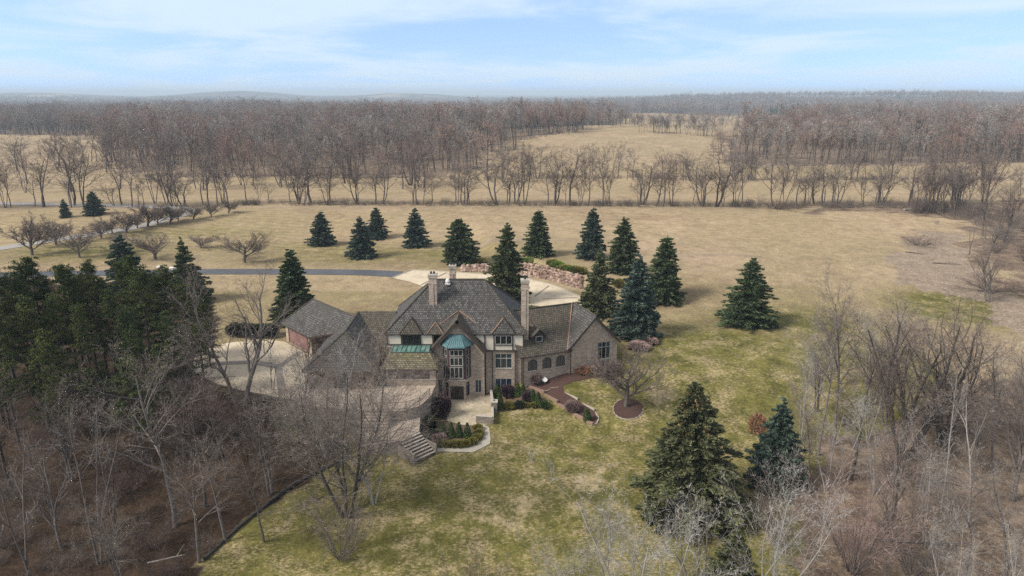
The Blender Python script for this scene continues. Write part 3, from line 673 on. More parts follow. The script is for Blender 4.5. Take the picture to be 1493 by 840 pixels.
# left link and family wing
l1 = roofpart([[(-24.5, 87.6, 5.55), (-16.7, 87.6, 5.55), (-16.7, 94.0, 9.75), (-22.4, 94.0, 9.75)], [(-16.7, 100.4, 5.55), (-24.5, 100.4, 5.55), (-22.4, 94, 9.75), (-16.7, 94, 9.75)]], 'shake_warm', 'warm brown shake roof linking the main block and the garage')
w = MB(); wallrect(w, (-18, 88.2), X1, NF, 1.4, 0, 5.5, []); w.build('wall', M['brick_dark'], mansion); w = MB(); wallrect(w, (-16.7, 99.8), (-1, 0, 0), (0, 1, 0), 9, 0, 5.6, [(2, 3.4, 3.8, 5.2), (5.5, 7, 3.8, 5.2)]); w.build('wall', M['brick_dark'], mansion)
fw_ = roofpart([[(-26.9, 81.1, 5.8), (-17.5, 81.1, 5.8), (-22.2, 85.6, 9.6)], [(-17.5, 81.1, 5.8), (-17.5, 94, 5.8), (-22.2, 94.2, 9.6), (-22.2, 85.6, 9.6)], [(-26.9, 94.5, 5.8), (-26.9, 81.1, 5.8), (-22.2, 85.6, 9.6), (-22.2, 94.2, 9.6)]], 'shake', 'hipped shake roof of the left front wing')
rc = MB(); rc.tube((-22.2, 85.6, 9.63), (-22.2, 94, 9.63), .12); rc.tube((-17.5, 81.1, 5.83), (-22.2, 85.6, 9.63), .12); rc.tube((-26.9, 81.1, 5.83), (-22.2, 85.6, 9.63), .12); rc.build('ridge_cap', M['shake_warm'], fw_)
w = MB()
fo = [(1.0, 2.2, 3.9, 5.3), (3.3, 5.3, 3.2, 5.4), (6.4, 7.6, 3.9, 5.3)]
wallrect(w, (-26.4, 81.6), X1, NF, 8.5, 0, 5.75, fo); wallrect(w, (-26.4, 94), (0, -1, 0), (-1, 0, 0), 12.4, 0, 5.75, [(8.4, 10, 3.8, 5.3)]); wallrect(w, (-17.9, 81.6), Y1, (1, 0, 0), 6.6, 0, 5.75, [(1.5, 3.2, 3.2, 5.4)])
w.build('wall', M['brick_dark'], mansion)
for q in fo: window(mansion, (-26.4, 81.6), X1, NF, *q, 2, [.6], fm='frame_dk', curtain=False)
window(mansion, (-26.4, 94), (0, -1, 0), (-1, 0, 0), 8.4, 10, 3.8, 5.3, 2, [], fm='frame_dk', curtain=False)
window(mansion, (-17.9, 81.6), Y1, (1, 0, 0), 1.5, 3.2, 3.2, 5.4, 2, [], fm='frame_dk', curtain=False, sill=False)
# garage wing, turned 45 degrees
ra, rb = Vector((-30.66, 100.9, 0)), Vector((-22.4, 92.3, 0)); gd = (rb - ra).normalized(); gn = Vector((gd.y, -gd.x, 0))   # outward, towards the forecourt
if gn.y > 0: gn = -gn
hw, ext = 4.45, 2.6
A0 = ra - gd * ext; zE, zR = 6.0, 9.5
c1 = A0 + gn * hw; c2 = A0 - gn * hw; c3 = rb + gn * hw + gd * 0; c4 = rb - gn * hw
cf_ = c1 + gd * 8.9
up = lambda p, z: (p.x, p.y, z)
gr2 = roofpart([[up(c1, zE), up(cf_, zE), up(ra + gd * 6.6, zR), up(ra, zR)], [up(c2, zE), up(c1, zE), up(ra, zR)], [up(c4, zE), up(c2, zE), up(ra, zR), up(rb, zR)], [up(cf_, zE), up(rb + gn * 1.5, 7.6), up(rb, zR), up(ra + gd * 6.6, zR)]], 'shake', 'shake roof over the garage')
rc = MB(); rc.tube(up(ra, zR + .03), up(rb, zR + .03), .12); rc.tube(up(ra, zR + .03), up(c1, zE + .03), .12); rc.build('ridge_cap', M['shake_warm'], gr2)
w0 = c1 - gn * .5 + gd * .5; wl = 8.0
w = MB(); wallrect(w, w0, gd, gn, wl, 2.9, 5.95, [(1.0, 6.9, 3.1, 5.35)])
wallrect(w, w0 - gn * 7.9, gn, -gd, 7.9, 2.9, 5.95, [(2.5, 4.2, 4.2, 5.4)])
w.build('wall', M['brick'], mansion)
w = MB(); wallrect(w, w0 + gd * wl, -gn, gd, 7, 2.9, 5.95, [(1.0, 2.2, 3.9, 5.2)]); w.build('wall', M['brick_dark'], mansion)
g_ = MB(); o_ = w0 + gd * 1.0 - gn * .14
for k in range(4): g_.box(o_ + Z3 * (3.12 + .557 * k), gd, gn, Z3, 5.9, .06, .54)
gdr = g_.build('garage_door', M['gdoor'], mansion)
tr_ = MB(); tr_.box(w0 + gd * .82 + Z3 * 3.1, gd, gn, Z3, .17, .03, 2.4); tr_.box(w0 + gd * 6.91 + Z3 * 3.1, gd, gn, Z3, .17, .03, 2.4); tr_.box(w0 + gd * .82 + Z3 * 5.37, gd, gn, Z3, 6.26, .03, .2); tr_.build('door_frame', M['timber'], gdr)

# right wing, turned 22 degrees
O = Vector((1.45, 85.6, 0)); wd_ = Vector((.927, .375, 0)); wn = Vector((-.375, .927, 0)); nw = -wn
def W(t, n, z): p = O + wd_ * t + wn * n; return (p.x, p.y, z)
def archwall(mb, L_, z0, z1, arches, zs, depth=.2):
    us = [0] + [q for a in arches for q in a] + [L_]
    P = lambda u, z, k=0: W(u, k, z)
    for i in range(0, len(us), 2): mb.poly([P(us[i], z0), P(us[i + 1], z0), P(us[i + 1], z1), P(us[i], z1)])
    for a, b in arches:
        r = (b - a) / 2; c = (a + b) / 2; sp = 4.85
        mb.poly([P(a, z0), P(b, z0), P(b, zs), P(a, zs)])
        ar = [(c + r * math.cos(t), sp + r * .8 * math.sin(t)) for t in [math.pi * (1 - k / 10) for k in range(11)]]
        for (u, z), (u2, z2_) in zip(ar, ar[1:]): mb.poly([P(u, z), P(u2, z2_), P(u2, z1), P(u, z1)]); mb.poly([P(u, z), P(u, z, depth), P(u2, z2_, depth), P(u2, z2_)])
        for q in (a, b): mb.poly([P(q, zs), P(q, zs, depth), P(q, sp, depth), P(q, sp)])
        mb.poly([P(a, zs), P(b, zs), P(b, zs, depth), P(a, zs, depth)])
aw = MB(); arches = [(.75, 2.15), (2.9, 4.3), (4.95, 6.35)]; archwall(aw, 6.9, .5, 6.0, arches, 3.75); aw.build('wall', M['brick'], mansion)
for a, b in arches:
    f = MB(); r = (b - a) / 2; c = (a + b) / 2
    ar = [W(c + r * math.cos(t), .13, 4.85 + r * .8 * math.sin(t)) for t in [math.pi * (1 - k / 10) for k in range(11)]]
    for p, q in zip(ar, ar[1:]): f.tube(p, q, .05, k=4)
    f.tube(W(a, .13, 3.75), W(a, .13, 4.85), .05, k=4); f.tube(W(b, .13, 3.75), W(b, .13, 4.85), .05, k=4); f.tube(W(c, .13, 3.8), W(c, .13, 5.4), .025, k=4)
    fo_ = f.build('arched_window', M['frame_dk'], mansion)
    p_ = MB(); p_.poly([W(a, .16, 3.75), W(b, .16, 3.75)] + [(q[0] + wn.x * .03, q[1] + wn.y * .03, q[2]) for q in ar[::-1]]); p_.build('pane', M['screen_dk'], fo_)
    s_ = MB(); s_.box(W(a - .08, -.07, 3.64), wd_, wn, Z3, b - a + .16, .2, .1); s_.build('sill', M['coping'], fo_)
rW = roofpart([[W(-.6, -.5, 6.15), W(7.2, -.5, 6.15), W(7.2, 6, 10.6), W(-.6, 6, 10.6)], [W(7.2, -.2, 6.35), W(15, 1.0, 6.35), W(11.0, 6.0, 10.58), W(7.2, 6.0, 10.58)],
              [W(15.0, .6, 6.2), W(15.4, 12.4, 6.2), W(11, 6, 10.6)], [W(15.4, 12.4, 6.2), W(-.6, 12.4, 6.2), W(-.6, 6, 10.6), W(11, 6, 10.6)]], 'shake_warm', 'shake roof of the right wing')
gc, gh = 10.6, 3.75
gG = roofpart([[W(gc - gh - .35, -.75, 6.45), W(gc, -.75, 10.62), W(gc, 6.2, 10.62), W(gc - gh - .35, 6.2, 6.45)][::-1], [W(gc + gh + .35, -.75, 6.45), W(gc + gh + .35, 6.2, 6.45), W(gc, 6.2, 10.62), W(gc, -.75, 10.62)][::-1]], 'shake', 'shake roof of the right gable')
bb = MB()
for s_ in (-1, 1):
    a = Vector(W(gc + s_ * (gh + .35), -.8, 6.4)); c = Vector(W(gc, -.8, 10.6)); d = c - a; ln = d.length; d.normalize(); nn = d.cross(wn); 
    if nn.z > 0: nn = -nn
    bb.box(a, d, wn, nn, ln, .05, .25)
bb.build('bargeboard', M['timber'], gG)
vf_ = MB(); vf_.tube(W(gc - .3, 6.0, 10.65), W(gc - gh - .5, -.6, 6.25), .09); vf_.build('valley_flashing', M['copper_raw'], gG)
vf_ = MB(); vf_.tube(W(gc, 6.1, 10.7), W(gc, -.75, 10.7), .11); vf_.tube(W(-.6, 6, 10.65), W(gc, 6, 10.65), .11); vf_.tube(W(11, 6, 10.63), W(15.4, 12.4, 6.25), .11); vf_.build('ridge_cap', M['shake_warm'], gG)
w = MB()
oo = W(gc - gh, -.35, 0)
wallrect(w, oo, wd_, nw, 2 * gh, .8, 6.7, [(4.4, 6.4, 4.0, 6.55)])
w.poly([W(gc - gh, -.35, 6.7), W(gc + gh, -.35, 6.7), W(gc, -.35, 10.35)])
wallrect(w, W(gc + gh, -.35, 0), wn, wd_, 12, .8, 6.4, [(2, 3.2, 4, 5.6)]); wallrect(w, W(gc - gh, 0, 0), nw, -wd_, .35, .8, 6.4, [])
wallrect(w, W(gc + gh, 12, 0), -wd_, wn, 14.3, .8, 6.2, [(3, 4.5, 3.9, 5.4), (8, 9.4, 3.1, 5.2)])
w.build('wall', M['brick'], mansion)
window(mansion, oo, wd_, nw, 4.4, 6.4, 4.0, 6.55, 3, [.7], fm='frame')
window(mansion, W(gc + gh, -.35, 0), wn, wd_, 2, 3.2, 4, 5.6, 2, [], curtain=False)
# dormer on right wing roof
dz = lambda n: 6.15 + (n + .5) * (10.6 - 6.15) / 6.5
dc, dh = 2.9, .95
dm = roofpart([[W(dc - dh - .25, 1.0, 8.1), W(dc, 1.0, 9.2), W(dc, 4.2, 9.2), W(dc - dh - .25, 3.0, 8.1)][::-1], [W(dc + dh + .25, 1.0, 8.1), W(dc + dh + .25, 3.0, 8.1), W(dc, 4.2, 9.2), W(dc, 1.0, 9.2)][::-1]], 'shake_warm', 'small dormer roof on the right wing', th=.1)
dd = MB(); dd.box(W(dc - dh, 1.3, 7.1), wd_, wn, Z3, 2 * dh, 2.0, 1.0); dd.poly([W(dc - dh, 1.3, 8.1), W(dc + dh, 1.3, 8.1), W(dc, 1.3, 8.95)]); dw = dd.build('dormer_wall', M['timber'], mansion)
window(mansion, W(dc - .5, 1.22, 0), wd_, nw, 0, 1.0, 7.35, 8.15, 1, [], fm='frame', depth=.0, curtain=False, sill=False)
sk = MB(); sk.box(W(.9, 3.0, 9.0), wd_, wn, Z3, 1.1, .9, .45); sk.build('cricket', M['copper_old'], rW)
# gutters and downpipes
for p, z0, z1_ in (((-3.62, 86.9), 0, 6.5), ((1.3, 86.9), 0, 6.5), ((-2.66, 86.62), 0, 6.4)): gt = MB(); gt.tube((p[0], p[1] - .06, z0), (p[0], p[1] - .06, z1_), .05); gt.build('downpipe', M['black'], mansion)
q = W(6.95, -.5, 0); gt = MB(); gt.tube((q[0], q[1], 2.6), (q[0], q[1], 6.1), .06); gt.build('downpipe', M['black'], mansion)
q = W(.12, -.08, 0); gt = MB(); gt.tube((q[0], q[1], 1.7), (q[0], q[1], 6.0), .05)
gt.build('downpipe', M['black'], mansion)
gu = MB(); gu.tube((mx0 - .5, my0 - .56, ez - .1), (mx1 + .5, my0 - .56, ez - .1), .08); gu.build('gutter', M['timber'], mansion); gu = MB(); gu.tube(W(0, -.56, 6.05), W(7.0, -.56, 6.05), .08); gu.build('gutter', M['timber'], mansion); gu = MB(); gu.tube((e0[0], e0[1] - .05, 5.6), (e1[0], e1[1] - .05, 5.6), .08); gu.build('gutter', M['timber'], mansion); gu = MB(); gu.tube((-26.9, 81.04, 5.7), (-17.5, 81.04, 5.7), .08)
gu.build('gutter', M['timber'], mansion)

# ------------------------------------------------------------------ terraces, steps, walls
def solid(name, pts, z0, z1, mt, ms, label, cat):
    mb = MB(); mb.slab([(p[0], p[1], z1) for p in pts], z1 - z0, 0, 1); o = mb.build(name, [M[mt], M[ms]]); tag(o, label, cat); return o
tz = 3.17
tp = [atz(x, y, tz) for x, y in ((413, 583), (450, 590), (500, 597), (560, 600), (592, 598), (612, 592), (628, 577))] + [(-10.05, 82.55, 0), (-17.85, 82.55, 0), (-17.85, 81.55, 0), (-26.45, 81.55, 0), (-30.0, 82.0, 0)]
ter = solid('terrace', tp, -1.2, tz, 'terrace', 'stone', 'raised terrace paved in pinkish tan stone in front of the screened porch', 'terrace')
lz = 1.75
lp = [atz(x, y, lz) for x, y in ((535, 640), (582, 641.5), (611, 629), (613, 606), (560, 606), (520, 612))]
solid('landing', lp, -1.3, lz, 'terrace', 'stone', 'lower stone landing between the terrace and the garden steps', 'terrace')
# garden steps
ga, gb2 = Vector(atz(582, 641.5, lz)), Vector(atz(611, 629, lz)); sd = (gb2 - ga); sl_ = sd.length; sd.normalize(); so = Vector((sd.y, -sd.x, 0))
st = MB(); nst = 8
for k in range(nst):
    z1_ = lz - (k + .6) * .21; st.box(ga + so * (.36 * k) + Z3 * (-1.2 - lz), sd, so, Z3, sl_, .36, z1_ + 1.2, 0)
    st.box(ga + so * (.36 * k + .04) + Z3 * (z1_ - lz + .002), sd, so, Z3, sl_, .3, .045, 1)
st = st.build('garden_steps', [M['timber'], M['coping']]); tag(st, 'flight of stone garden steps leading down from the landing to the lawn', 'steps')
for sgn, p0 in ((1, gb2 + sd * .02), (-1, ga - sd * .22)):
    c = MB(); c.box(Vector((p0.x, p0.y, -1.2)), sd, so, Z3, .2, 3.0, 2.3); o = c.build('step_wall', M['stone']); tag(o, 'low stone cheek wall on the %s side of the garden steps' % ('house' if sgn > 0 else 'tree'), 'low wall')
# upper flight between terrace and landing
st = MB(); p0 = Vector(atz(530, 600, 3.17)); 
for k in range(6): st.abox(p0.x, p0.x + 3.2, p0.y - .38 * (k + 1), p0.y - .38 * k, -.5, 3.0 - .22 * k)
tag(st.build('terrace_steps', M['terrace']), 'short flight of steps from the terrace down to the landing, behind the big bare tree', 'steps')
# railings
def railing(name, pts, label, hgt=1.0, m='rail', sp=.16, group=None):
    b = pts[0]; r_ = root(name, label, 'railing', (b[0], b[1], b[2]), group)
    p = MB(); s = MB(); t = MB()
    for a, c in zip(pts, pts[1:]):
        a = Vector(a); c = Vector(c); d = c - a; n = max(1, int(d.length / sp))
        t.tube(a + Z3 * hgt, c + Z3 * hgt, .03); t.tube(a + Z3 * .12, c + Z3 * .12, .02)
        for k in range(n): q = a + d * k / n; s.tube(q + Z3 * .12, q + Z3 * hgt, .012, k=4)
    for a in pts: p.tube(a, Vector(a) + Z3 * (hgt + .12), .045, k=6)
    t.build('rail', M[m], r_); s.build('balusters', M[m], r_); p.build('posts', M[m], r_)
railing('terrace_railing', [atz(x, y, tz) for x, y in ((545, 599), (592, 597.2), (611.5, 591.2), (627, 577.5))] , 'dark metal railing along the front edge of the raised terrace')
railing('forecourt_railing', [atz(x, y, tz) for x, y in ((415, 582), (437, 586), (460, 590.2))], 'dark metal railing with slim uprights at the corner of the garage forecourt')
# planter stairs beside the porch: stone wall down to the patio
q = MB(); 
for k in range(7): q.abox(-10.9 + .02 * k, -10.05, 79.7 - .38 * k + 2.4, 80.08 - .38 * k + 2.4, 0, 3.1 - .1 * k)
# retaining wall of forecourt
def lowwall(name, pts, h0, w_, m, label, cat='low wall', cop=None, top=None):
    P = [Vector((p[0], p[1], 0)) for p in pts]; mb = MB(); c = MB()
    for a, b in zip(P, P[1:]):
        d = b - a; ln = d.length; d.normalize(); n = Vector((-d.y, d.x, 0)) * w_; k = max(1, int(ln / 1.5))
        for i in range(k):
            p = a + d * ln * i / k; e = a + d * ln * (i + 1) / k; mid = (p + e) / 2
            zt = top if top is not None else Hs(mid.x, mid.y) + h0
            mb.box(Vector((p.x, p.y, zt - 2.2)), d, n.normalized(), Z3, ln / k + .02, w_, 2.2)
            if cop: c.box(Vector((p.x, p.y, zt + .002)) - n * .1, d, n.normalized(), Z3, ln / k + .02, w_ * 1.2, .08)
    if cop:
        r_ = root(name, label, cat, (pts[0][0], pts[0][1], 0)); mb.build('masonry', m, r_); c.build('coping', cop, r_); return r_
    o = mb.build(name, m); tag(o, label, cat); return o
lowwall('retaining_wall', [atz(x, y, 3.1) for x, y in ((318, 563), (345, 571), (380, 577), (413, 584), (452, 590))], 0, .35, M['wood_edge'], 'dark timber retaining wall under the lower edge of the garage forecourt', 'retaining wall', top=3.2)
ep = smooth_path([G(*q) for q in ((300, 818), (345, 775), (390, 738), (430, 708), (475, 685), (510, 668))], 2)
lowwall('timber_edging', [(p.x, p.y, 0) for p in ep], .3, .3, M['wood_edge'], 'long dark timber edging between the lawn and the woods on the left', 'garden edging')
# patio
patio = [(-10.3, 86.0, 0), (-9.6, 83.0, 0), atz(652, 603, .05), atz(652, 614, .05), atz(676, 620, .05), atz(697, 621, .05), atz(716, 618, .05), atz(722, 583, .05), (-3.0, 86.95, 0), (-3.7, 86.0, 0)]
drape('patio', patio, M['paving'], off=.07, res=1.0)
drape('garden_path', [G(*q) for q in ((697, 622), (704, 619), (713, 624), (715.5, 640), (714, 648), (690, 660), (636, 659), (610, 664), (606, 660), (636, 651), (685, 651), (701, 641), (702, 632))], M['path'], off=.06)
drape('hedge_bed', [G(*q) for q in ((612, 612), (650, 611), (655, 616), (680, 622), (697, 623), (701, 640), (686, 650), (640, 651), (618, 648))], M['mulch_b'], off=.05)
w1 = lowwall('patio_wall', [atz(694, 617, .05), atz(717, 619, .05)], 0, .35, M['stone'], 'low grey stone wall closing the front of the paved patio', cop=M['coping'], top=1.0)
w1 = lowwall('patio_side_wall', [atz(719.5, 619, .05), atz(719.5, 592, .05), (-2.75, 86.5, 0)], 0, .3, M['stone'], 'low stone wall along the right side of the paved patio', cop=M['coping'], top=.75)
def pier(x, y, z, h, s, label):
    r_ = root('stone_pier', label, 'pier', (x, y, z)); a = MB(); a.abox(x - s, x + s, y - s, y + s, z - .4, z + h); a.build('shaft', M['stone'], r_)
    a = MB(); a.abox(x - s - .08, x + s + .08, y - s - .08, y + s + .08, z + h + .002, z + h + .12); a.build('cap', M['coping'], r_); a = MB(); a.tube((x, y, z + h + .124), (x, y, z + h + .3), .1, .06); a.build('lamp_stub', M['black'], r_)
p = atz(720.5, 600, 0); pier(p[0], p[1], 0, 1.4, .4, 'square stone pier with a pale cap at the right edge of the patio')
# planting beds right of the patio
Z4 = lambda x, y: G(640 + x / 4.2, 480 + y / 4.2)
drape('planting_bed', [G(722, 583), G(722, 600), G(760, 596), G(797, 597), G(800, 585), G(785, 572), G(768, 562), (-1, 86.6, 0)], M['mulch_b'], off=.05, res=.8)
drape('mulch_bed', [Z4(*q) for q in ((535, 352), (600, 335), (700, 285), (790, 272), (940, 287), (1020, 275), (1090, 262), (1085, 285), (940, 300), (820, 325), (757, 350), (765, 388), (850, 440), (950, 500), (975, 545), (965, 575), (938, 586), (880, 562), (780, 502), (640, 402), (600, 378))], M['mulch'], off=.06, res=.8)
lowwall('block_edging', [Z4(*q) for q in ((540, 352), (640, 400), (720, 462), (790, 506), (880, 565), (938, 592))], .34, .3, M['edging'], 'reddish block edging stepping down beside the dark red mulch bed', 'garden edging')
lowwall('stone_edging', [Z4(*q) for q in ((938, 592), (970, 580), (982, 550), (955, 500), (852, 436), (768, 383))], .14, .14, M['coping'], 'thin pale stone edging on the lawn side of the mulch bed', 'garden edging')
lowwall('bed_divider', [Z4(*q) for q in ((640, 400), (680, 375), (735, 362))], .25, .2, M['edging'], 'short reddish block row across the middle of the mulch bed', 'garden edging')
rc_ = G(640 + 1158 / 4.2, 480 + 490 / 4.2)
drape('tree_ring', [(rc_[0] + 1.95 * math.cos(a), rc_[1] + 2.1 * math.sin(a) + .25 * math.cos(a), 0) for a in [k * math.pi / 10 for k in range(20)]], M['mulch'], off=.06, res=.6)
lowwall('ring_edging', [(rc_[0] + 2.0 * math.cos(a), rc_[1] + 2.15 * math.sin(a) + .25 * math.cos(a), 0) for a in [k * math.pi / 10 for k in range(6, 21)]], .08, .1, M['path'], 'ring of edging stones round the mulch under the spreading tree', 'garden edging')
# small white dish and post lamp in the bed
p = G(793.6, 559); r_ = root('garden_dish', 'small white tilted dish on a short stand in the mulch bed', 'garden ornament', p)
a = MB(); a.tube(p, (p[0], p[1], p[2] + .45), .06); a.build('stand', M['frame'], r_)
a = MB(); a.tube((p[0], p[1] + .05, p[2] + .42), (p[0] + .03, p[1] - .08, p[2] + .62), .22, .4, 14); a.build('dish', M['white'], r_)
p = G(785, 557); r_ = root('post_lamp', 'little white-capped post lamp standing beside the white dish', 'lamp', p)
a = MB(); a.tube(p, (p[0], p[1], p[2] + .7), .05); a.build('post', M['frame_dk'], r_); a = MB(); a.tube((p[0], p[1], p[2] + .7), (p[0], p[1], p[2] + .85), .2, .1, 8); a.build('cap', M['white'], r_)
p = G(386, 597); r_ = root('marker_post', 'small pale marker post in the leaf litter below the forecourt', 'post', p)
a = MB(); a.tube(p, (p[0], p[1], p[2] + .8), .07); a.build('post', M['white'], r_); a = MB(); a.tube((p[0], p[1], p[2] + .8), (p[0], p[1], p[2] + .9), .1, .04); a.build('cap', M['frame'], r_)

# ------------------------------------------------------------------ vegetation meshes
def tubes_mesh(name, segs, k, m, tris=None):
    """segs: (p0, p1, r0, r1); tris: thin twigs as single long triangles (p0, p1, w)"""
    V = []; F = []; base = 0
    if segs:
        a = np.array([s[0] for s in segs]); b = np.array([s[1] for s in segs]); r0 = np.array([s[2] for s in segs])[:, None]; r1 = np.array([s[3] for s in segs])[:, None]
        d = b - a; d /= np.linalg.norm(d, axis=1)[:, None] + 1e-9
        h = np.where(np.abs(d[:, 2:3]) > .9, np.array([[1., 0, 0]]), np.array([[0, 0, 1.]]))
        x = np.cross(d, h); x /= np.linalg.norm(x, axis=1)[:, None]; y = np.cross(d, x); n = len(segs)
        A = np.zeros((n, 2 * k, 3))
        for q in range(k):
            t = 2 * math.pi * q / k; o = x * math.cos(t) + y * math.sin(t)
            A[:, q] = a + o * r0 - d * r0 * .4; A[:, k + q] = b + o * r1
        V = A.reshape(-1, 3); st = (np.arange(n) * 2 * k)[:, None]; fl = []
        for q in range(k):
            q2 = (q + 1) % k; f = np.array([q, q2, k + q2, k + q])[None] + st
            fl += [f[:, [0, 1, 2]], f[:, [0, 2, 3]]]
        F = np.concatenate(fl)
    else: V = np.zeros((0, 3)); F = np.zeros((0, 3), int)
    if tris:
        a = np.array([s[0] for s in tris]); b = np.array([s[1] for s in tris]); w = np.array([s[2] for s in tris])[:, None]
        d = b - a; rng = np.random.RandomState(len(tris)); o = np.cross(d, rng.normal(size=d.shape)); o /= np.linalg.norm(o, axis=1)[:, None] + 1e-9
        T = np.stack([a - o * w / 2, a + o * w / 2, b], 1).reshape(-1, 3); i0 = len(V)
        V = np.concatenate([V, T]); F = np.concatenate([F, (np.arange(len(tris) * 3) + i0).reshape(-1, 3)])
    me = npmesh(name, V, F, 3); me.materials.append(m); return me
def nrm(v):
    l = math.sqrt(v[0] ** 2 + v[1] ** 2 + v[2] ** 2) + 1e-9; return (v[0] / l, v[1] / l, v[2] / l)
def perp(d, rng):
    r = (rng.gauss(0, 1), rng.gauss(0, 1), rng.gauss(0, 1)); k = r[0] * d[0] + r[1] * d[1] + r[2] * d[2]
    return nrm((r[0] - k * d[0], r[1] - k * d[1], r[2] - k * d[2]))
def grow(out, p, d, Ln, r, lv, cfg, rng, ends=None):
    """out[lv] collects segments; cfg[lv] = (steps, wobble, up, start, children, angle, ratio, endr)"""
    st, wob, up, start, nch, ang, ratio, endr = cfg[lv]
    pts = [(p, r, d)]; sl = Ln / st
    for i in range(st):
        q = perp(d, rng); d = nrm((d[0] + q[0] * wob, d[1] + q[1] * wob, d[2] + q[2] * wob + up))
        p1 = (p[0] + d[0] * sl, p[1] + d[1] * sl, p[2] + d[2] * sl); r1 = r * (1 - (1 - endr) / st * (1.0))if i == 0 else pts[0][1] * (1 - (1 - endr) * (i + 1) / st)
        out[lv].append((p, p1, pts[-1][1], r1)); p = p1; pts.append((p, r1, d))
    if lv + 1 < len(cfg):
        for c in range(nch):
            t = start + (1 - start) * (c + rng.random()) / nch; f = t * st; i = min(int(f), st - 1); g = f - i
            a, b = pts[i], pts[i + 1]; pp = tuple(a[0][k] + (b[0][k] - a[0][k]) * g for k in range(3)); rr = a[1] + (b[1] - a[1]) * g; dd = b[2]
            q = perp(dd, rng); an = ang * rng.uniform(.7, 1.25); ca, sa = math.cos(an), math.sin(an)
            nd = nrm((dd[0] * ca + q[0] * sa, dd[1] * ca + q[1] * sa, dd[2] * ca + q[2] * sa))
            grow(out, pp, nd, Ln * ratio * (1.15 - .55 * t) * rng.uniform(.7, 1.2), rr * rng.uniform(.45, .65), lv + 1, cfg, rng)
def bare_tree(name, seed, stems, cfg, trunk_lv, mt, mc, tw=.03, lean=.0, lens=(13, 13), rad=.22, spread=.0, k=6):
    rng = random.Random(seed); out = [[] for _ in cfg]
    for s in range(stems):
        a = 6.28 * (s + rng.random() * .6) / max(1, stems); sp = spread * rng.uniform(.5, 1.1)
        d = nrm((math.cos(a) * sp + lean, math.sin(a) * sp, 1)); p = (math.cos(a) * rad * .8 * (stems > 1), math.sin(a) * rad * .8 * (stems > 1), -.4)
        grow(out, p, d, rng.uniform(*lens), rad * rng.uniform(.7, 1.05), 0, cfg, rng)
    T = [s for l in out[:trunk_lv] for s in l]; C = [s for l in out[trunk_lv:-1] for s in l]
    tw_ = [(s[0], s[1], tw) for s in out[-1]]
    hmax = max(s[1][2] for l in out for s in l)
    xs_ = [abs(s[1][0]) for s in out[-1]]
    return {'trunk': tubes_mesh('trunk', T, k, mt), 'crown': tubes_mesh('crown', C, 3, mc, tw_), 'h': hmax, 'w': 2 * float(np.percentile(xs_, 92))}
BT = {}
tall = [(7, .09, .04, .38, 13, .75, .42, .25), (4, .16, .05, .2, 8, .7, .5, .3), (3, .2, .05, .15, 6, .7, .5, .35), (3, .25, .03, .1, 7, .7, .5, .3), (1, .3, .02, 0, 0, 0, 0, 0)]
BT['tall'] = [bare_tree('tall', 11 + i, 1, tall, 2, M['bark'], M['twig'], .022, lens=(14, 15)) for i in range(3)]
BT['talldk'] = [bare_tree('talldk', 51 + i, 1, tall, 2, M['bark_dk'], M['twig_dk'], .022, lens=(14, 15)) for i in range(2)]
fork = [(7, .12, .03, .22, 10, .55, .55, .3), (5, .16, .07, .2, 8, .65, .48, .3), (3, .2, .05, .15, 6, .7, .5, .35), (3, .25, .03, .1, 6, .7, .5, .3), (1, .3, .02, 0, 0, 0, 0, 0)]
BT['fork'] = [bare_tree('fork', 21 + i, 2, fork, 2, M['bark'], M['twig'], .022, spread=.18, lens=(12, 14)) for i in range(2)]
BT['multi'] = [bare_tree('multi', 31 + i, 6, [(7, .1, .05, .25, 8, .6, .42, .3)] + fork[1:], 2, M['bark_dk'], M['twig'], .022, spread=.34, lens=(11, 14), rad=.17) for i in range(2)]
BT['spread'] = [bare_tree('spread', 43, 5, [(7, .08, .05, .18, 11, .7, .46, .2), (5, .15, .07, .12, 8, .65, .5, .3), (3, .2, .03, .1, 8, .7, .5, .35), (3, .25, .02, .1, 10, .7, .5, .3), (1, .3, 0, 0, 0, 0, 0, 0)], 1, M['bark_dk'], M['twig'], .012, spread=.34, lens=(11, 14), rad=.13)]
orn = [(3, .1, .05, .4, 12, .8, 1.5, .6), (6, .16, .09, .1, 10, .6, .45, .25), (3, .22, .09, .1, 8, .65, .5, .35), (2, .25, .06, .1, 8, .65, .5, .4), (1, .3, .02, 0, 0, 0, 0, 0)]
BT['orn'] = [bare_tree('orn', 61 + i, 1, orn, 2, M['bark'], M['twig'], .014, lens=(2.0, 2.4), rad=.16) for i in range(2)]
BT['orndk'] = [bare_tree('orndk', 65 + i, 1, orn, 2, M['bark'], M['twig'], .028, lens=(2.0, 2.4), rad=.16) for i in range(2)]
snag = [(8, .12, .03, .4, 6, .6, .42, .3), (5, .25, .04, .3, 4, .8, .5, .3), (3, .3, .02, .2, 3, .8, .5, .3), (2, .3, 0, .3, 2, .7, .5, .3), (1, .3, 0, 0, 0, 0, 0, 0)]
BT['snag'] = [bare_tree('snag', 71 + i, 1 + i, snag, 2, M['bark_pale'] if i == 0 else M['bark'], M['twig_pale'], .03, spread=.15, lens=(13, 14), rad=.2) for i in range(3)]
pale = [(6, .1, .04, .2, 9, .5, .5, .2), (4, .15, .06, .2, 7, .55, .5, .3), (3, .2, .04, .2, 5, .6, .5, .35), (2, .25, .02, .1, 5, .6, .5, .3), (1, .3, 0, 0, 0, 0, 0, 0)]
BT['pale'] = [bare_tree('pale', 81 + i, 3, pale, 1, M['bark_pale'], M['twig_pale'], .018, spread=.3, lens=(9, 11), rad=.09) for i in range(2)]
